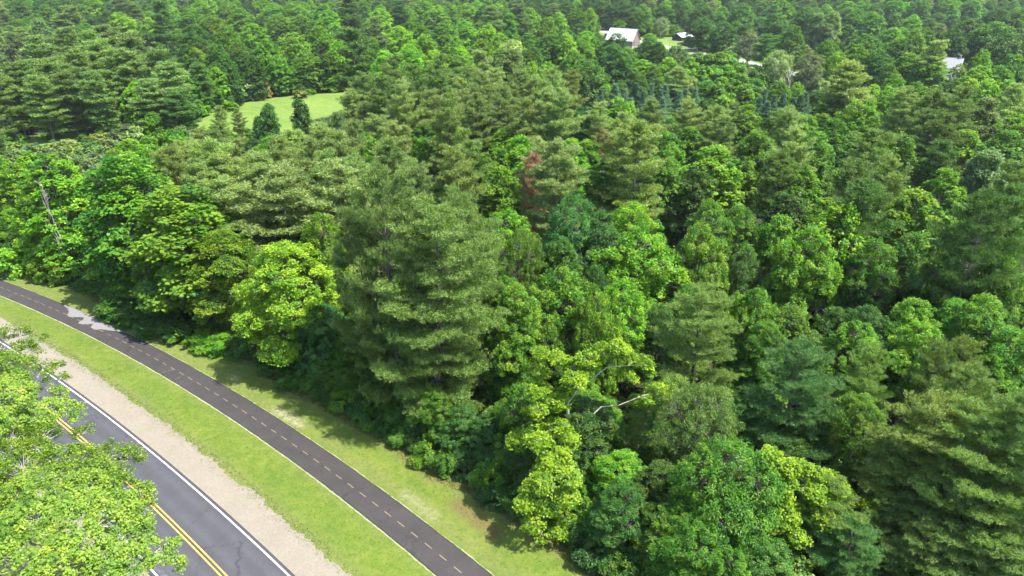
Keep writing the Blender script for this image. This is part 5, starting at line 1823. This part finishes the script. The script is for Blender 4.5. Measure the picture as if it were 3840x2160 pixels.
own_tree('roadside_maple_tree', 'large sunlit lime green maple reaching over the road in the lower left corner', (-31.5, 33.0), [(-37.03, 42.85, 9.00, 1.20), (-34.96, 43.09, 9.00, 1.20), (-31.95, 37.06, 11.00, 1.60), (-30.25, 37.25, 11.00, 1.50), (-29.56, 39.10, 10.00, 1.40), (-29.01, 41.01, 9.00, 1.20), (-28.07, 41.66, 8.30, 1.00), (-29.10, 32.95, 12.00, 1.60), (-27.41, 33.29, 12.00, 1.60), (-26.42, 34.44, 11.30, 1.50), (-25.82, 36.30, 10.00, 1.30), (-24.31, 35.38, 9.00, 1.10), (-27.04, 29.87, 12.50, 1.70), (-25.23, 30.17, 12.50, 1.70), (-24.20, 31.52, 11.50, 1.50), (-23.03, 32.44, 10.00, 1.20), (-25.54, 27.47, 12.50, 1.70), (-24.08, 27.94, 12.00, 1.60), (-22.78, 29.03, 11.00, 1.40), (-22.07, 30.62, 9.80, 1.10), (-21.49, 32.01, 9.00, 0.90), (-20.87, 32.66, 8.50, 0.70), (-32.85, 34.03, 11.50, 1.80), (-28.60, 28.28, 12.50, 1.80), (-26.75, 25.64, 12.00, 1.80), (-24.00, 25.83, 11.50, 1.70), (-22.22, 26.94, 10.50, 1.40), (-35.24, 40.00, 9.80, 1.40), (-29.60, 35.12, 11.50, 1.50), (-28.39, 36.27, 11.00, 1.40), (-27.68, 37.86, 10.00, 1.30), (-27.18, 31.47, 12.30, 1.60), (-25.56, 32.12, 12.00, 1.50), (-24.38, 33.59, 10.80, 1.30), (-27.08, 28.56, 12.50, 1.60), (-25.35, 28.70, 12.50, 1.60), (-23.79, 29.34, 12.00, 1.50), (-22.94, 30.89, 10.60, 1.30), (-26.74, 36.54, 10.91, 0.96), (-29.54, 37.36, 11.84, 0.98), (-29.73, 33.46, 11.58, 0.95), (-27.61, 29.31, 12.36, 0.91), (-33.28, 40.25, 10.31, 0.83), (-22.10, 30.19, 10.88, 0.78), (-25.86, 24.29, 12.89, 0.91), (-34.74, 34.97, 10.54, 0.87), (-20.92, 27.45, 11.88, 0.84), (-29.13, 34.96, 11.60, 0.80), (-27.65, 26.95, 11.01, 1.19), (-29.77, 33.37, 11.96, 0.86), (-30.22, 33.54, 11.11, 0.76), (-24.78, 36.91, 9.36, 0.82), (-20.80, 32.73, 7.55, 0.41), (-25.37, 33.30, 9.97, 0.70), (-34.59, 40.10, 9.54, 0.94), (-26.80, 28.62, 12.19, 1.01), (-28.95, 29.62, 12.64, 1.13), (-27.43, 32.11, 13.07, 1.01), (-26.27, 35.14, 10.19, 0.61), (-32.01, 34.83, 12.38, 1.23), (-27.64, 36.52, 10.41, 0.89), (-25.24, 28.44, 11.56, 1.05), (-29.78, 38.50, 10.83, 0.68), (-23.46, 32.22, 10.52, 0.66), (-28.01, 40.64, 8.06, 0.61), (-26.08, 30.07, 13.34, 1.24), (-32.62, 44.36, 8.58, 0.73), (-36.99, 40.28, 9.48, 0.70)], (.180, .305, .030), 0.04, 303, 14.0, 0.15, 0.42, 70, 860, [(-31.5, 33.0, -0.3), (-31.3, 33.0, 3.0), (-30.8, 33.2, 6.0), (-30.2, 33.4, 9.0)], flat=0.8, tr=0.26, bark=BARK_PALE)
own_tree('roadside_maple_tree', 'lime green maple at the left edge hiding the bend of the road', (-47.5, 48.5), [(-47.63, 58.59, 9.00, 1.10), (-44.65, 56.85, 8.50, 1.00), (-43.53, 51.92, 10.00, 1.40), (-41.41, 52.73, 8.50, 1.10), (-40.30, 48.72, 9.50, 1.30), (-38.63, 50.40, 8.00, 1.00), (-36.68, 49.09, 7.50, 0.80), (-39.42, 46.12, 9.00, 1.20), (-37.75, 46.99, 8.00, 1.00), (-43.69, 49.65, 11.00, 1.80), (-40.80, 44.55, 11.00, 1.80), (-48.24, 55.32, 10.00, 1.60), (-40.15, 53.67, 7.50, 0.70), (-41.58, 50.21, 9.50, 1.30), (-42.61, 53.23, 9.00, 1.20), (-38.09, 48.37, 8.00, 1.10), (-38.03, 44.34, 8.80, 1.30), (-36.70, 44.24, 8.50, 1.10), (-40.08, 47.11, 10.00, 1.40), (-46.36, 58.71, 8.50, 0.90), (-36.04, 48.21, 7.88, 0.38), (-36.96, 46.08, 10.43, 0.79), (-39.29, 45.46, 8.97, 0.63), (-46.67, 55.89, 7.81, 0.61), (-35.02, 42.41, 8.69, 0.81), (-40.68, 49.23, 9.00, 0.83), (-34.64, 46.78, 8.16, 0.46), (-36.55, 44.84, 9.42, 0.72), (-45.03, 59.76, 8.17, 0.49), (-37.25, 41.87, 11.41, 1.10), (-47.61, 59.35, 8.83, 0.49), (-38.21, 46.26, 9.67, 0.60), (-40.26, 54.17, 8.54, 0.51), (-45.80, 58.05, 8.36, 0.80), (-47.63, 57.17, 9.48, 0.93), (-43.65, 52.39, 10.08, 0.62), (-46.58, 58.98, 7.83, 0.66), (-42.38, 53.43, 8.19, 0.55), (-42.18, 48.88, 10.02, 0.81), (-38.25, 47.73, 8.11, 0.53), (-41.49, 52.10, 7.42, 0.46), (-47.47, 52.74, 10.88, 1.00), (-40.50, 47.80, 10.28, 0.74), (-41.23, 54.40, 8.25, 0.66), (-42.41, 51.70, 10.43, 1.00), (-40.39, 49.67, 9.86, 0.68), (-36.71, 41.75, 8.76, 0.72), (-38.54, 45.15, 8.46, 0.73), (-41.23, 49.46, 9.83, 0.78), (-46.92, 59.75, 8.72, 0.79)], (.180, .305, .030), 0.04, 304, 12.0, 0.15, 0.42, 66, 560, [(-47.5, 48.5, -0.3), (-47.3, 48.6, 3.0), (-46.8, 48.9, 5.5), (-46.3, 49.2, 8.0)], flat=0.8, tr=0.2, bark=BARK_PALE)

# ------------------------------------------------------------------ grass blades on the lawn
def grass(name, label, n, seed, l_lo, l_hi, s0, s1, hgt, keep=None):
    r = np.random.RandomState(seed)
    s = r.uniform(s0, s1, n); u = r.uniform(0, 1, n)
    l = l_lo(s) * (1 - u) + l_hi(s) * u
    P = sl(s, l)
    ok = ((l < path_lo(s) + 0.02) | (l > path_up(s) - 0.02))
    if keep is not None: ok &= keep(P, r)
    P = P[ok]; n = len(P)
    k = 3
    ti = np.repeat(np.arange(n), k); m = len(ti)
    b0 = np.column_stack([P[ti] + r.normal(scale=0.05, size=(m, 2)), np.zeros(m)])
    d = unit(np.column_stack([r.normal(scale=0.55, size=(m, 2)), np.ones(m)]))
    h = hgt * r.uniform(0.5, 1.4, (m, 1))
    sd = unit(np.column_stack([r.normal(size=(m, 2)), np.zeros(m)])) * 0.016
    V = np.stack([b0 - sd, b0 + sd, b0 + d * h], 1).reshape(-1, 3)
    tint = np.clip(0.5 + 0.2 * r.normal(size=n)[ti] + 0.15 * r.normal(size=m), 0, 1)
    o = link(name, mesh_np(name, V, np.arange(m * 3).reshape(m, 3), [LEAF], {"tint": ('FACE', tint), "tip": ('FACE', np.zeros(m))}))
    tag(o, label, "grass", kind="stuff")
    return o
def dens_keep(P, r):
    return r.uniform(size=len(P)) > 0.75 * np.maximum(a_dry(P) * 0.8, a_bare(P))
g1 = grass("lawn_grass", "short mown grass on both sides of the bike path", 42000, 1, lambda s: road_c(s) + 6.2, lambda s: edge_l(s) + 0.3, -118.0, -18.0, 0.075, dens_keep)
g1.color = (0.13, 0.205, 0.022, 0)
g3 = grass("weed_tufts", "weeds and grass straying into the gravel shoulder", 5200, 9, lambda s: road_c(s) + 5.2, lambda s: road_c(s) + 6.9, -100.0, -18.0, 0.12, lambda P, r: r.uniform(size=len(P)) < np.clip((P @ E2 - road_c(P @ E1) - 5.0) / 1.3, 0, 1) ** 2)
g3.color = (0.115, 0.175, 0.03, 0)
def pebbles(n, seed):
    r = np.random.RandomState(seed)
    s = r.uniform(-100, -18, n); l = road_c(s) + 3.35 + 3.6 * r.uniform(0, 1, n) ** 0.6
    P = np.column_stack([sl(s, l), np.full(n, 0.012)])
    a = r.uniform(0.012, 0.034, (n, 1, 1))
    tet = np.array([(1, 0, -0.3), (-0.5, 0.87, -0.3), (-0.5, -0.87, -0.3), (0, 0, 0.75)])
    V = P[:, None] + tet[None] * a * r.uniform(0.6, 1.4, (n, 4, 3))
    F = (np.arange(n)[:, None, None] * 4 + np.array([(0, 1, 3), (1, 2, 3), (2, 0, 3)])[None]).reshape(-1, 3)
    tag(link("loose_gravel", mesh_np("loose_gravel", V.reshape(-1, 3), F, [GRAVEL])), "loose stones on the shoulder between road and lawn", "gravel", kind="stuff")
pebbles(14000, 12)
g2 = grass("rank_grass", "longer grass and weeds along the foot of the wood", 9000, 2, lambda s: edge_l(s) - 0.7, lambda s: edge_l(s) + 1.4, -122.0, -18.0, 0.26)
g2.color = (0.08, 0.155, 0.02, 0)

# ------------------------------------------------------------------ woodland beyond the trees one can tell apart
FAR_LEAF = leaf_material("far_leaves", (0, 0, 0), trans=0.3, far=[(0.0, (.05, .14, .018)), (0.35, (.07, .18, .016)), (0.7, (.10, .23, .016)), (1.0, (.12, .20, .03))])
def scatter_wood(name, label, cat, pts, protos, mat, lo, hi):
    me = bpy.data.meshes.new(name); me.from_pydata(pts, [], [])
    o = link(name, me)
    tag(o, label, cat, kind="stuff")
    ng = bpy.data.node_groups.new(name, 'GeometryNodeTree')
    ng.interface.new_socket("Geometry", in_out='INPUT', socket_type='NodeSocketGeometry')
    ng.interface.new_socket("Geometry", in_out='OUTPUT', socket_type='NodeSocketGeometry')
    gi, go = ng.nodes.new("NodeGroupInput"), ng.nodes.new("NodeGroupOutput")
    geo = ng.nodes.new("GeometryNodeGeometryToInstance")
    for pr in protos:
        cm = pr[1].copy(); cm.materials.clear(); cm.materials.append(mat)
        oi = ng.nodes.new("GeometryNodeObjectInfo"); oi.inputs["Object"].default_value = bpy.data.objects.new("crown", cm)
        ng.links.new(oi.outputs["Geometry"], geo.inputs[0])
    ip = ng.nodes.new("GeometryNodeInstanceOnPoints"); ip.inputs["Pick Instance"].default_value = True
    rr = ng.nodes.new("FunctionNodeRandomValue"); rr.data_type = 'FLOAT_VECTOR'
    rr.inputs[0].default_value = (0, 0, 0); rr.inputs[1].default_value = (0, 0, 6.28)
    rsn = ng.nodes.new("FunctionNodeRandomValue"); rsn.data_type = 'FLOAT'
    rsn.inputs[2].default_value = lo; rsn.inputs[3].default_value = hi
    ng.links.new(gi.outputs[0], ip.inputs["Points"]); ng.links.new(geo.outputs[0], ip.inputs["Instance"])
    ng.links.new(rr.outputs[0], ip.inputs["Rotation"]); ng.links.new(rsn.outputs[1], ip.inputs["Scale"])
    ng.links.new(ip.outputs[0], go.inputs[0])
    md = o.modifiers.new(name, 'NODES'); md.node_group = ng
    return o
r_ = np.random.RandomState(77)
yy_ = r_.uniform(585, 950, 900)
scatter_wood("distant_woodland", "far woodland merging into one green mass along the top", "woodland", np.column_stack([r_.uniform(-0.85, 0.85, 900) * yy_, yy_, np.zeros(900)]).tolist(), PROTO["M2"][:2], FAR_LEAF, 0.8, 1.35)
yy_ = 26 + 560 * r_.uniform(0, 1, 15000) ** 0.72
pp_ = np.column_stack([r_.uniform(-1, 1, 15000) * (0.78 * yy_ + 14), yy_])
ok_ = (pp_ @ E2 > edge_l(pp_ @ E1) + 2.6) & ~inside(pp_, MEADOW_POLY) & ~inside(pp_, YARD_POLY) & (seg_dist(pp_, fr) > 8.5) & (np.linalg.norm(pp_ - [56.3, 379.1], axis=1) > 13) & (np.linalg.norm(pp_ - [163.2, 278.4], axis=1) > 9) & (np.linalg.norm(pp_ - [93.6, 412.0], axis=1) > 9)
pp_ = pp_[ok_][:6500]
scatter_wood("undergrowth", "low leafy undergrowth on the floor of the wood", "undergrowth", np.column_stack([pp_, np.zeros(len(pp_))]).tolist(), PROTO["B1"], FAR_LEAF, 0.35, 0.8)

# ------------------------------------------------------------------ thin summer haze
hz = Box(); hz.box((0, 350, 21.0), (4000, 4000, 44.0))
HZ, nt, out = new_mat("haze_air")
vp = N(nt, "ShaderNodeVolumePrincipled")
vp.inputs["Color"].default_value = (0.86, 0.92, 1.0, 1.0)
vp.inputs["Density"].default_value = 0.00009
vp.inputs["Anisotropy"].default_value = 0.2
nt.links.new(vp.outputs[0], out.inputs["Volume"])
tag(hz.build("haze", HZ), kind="stuff")
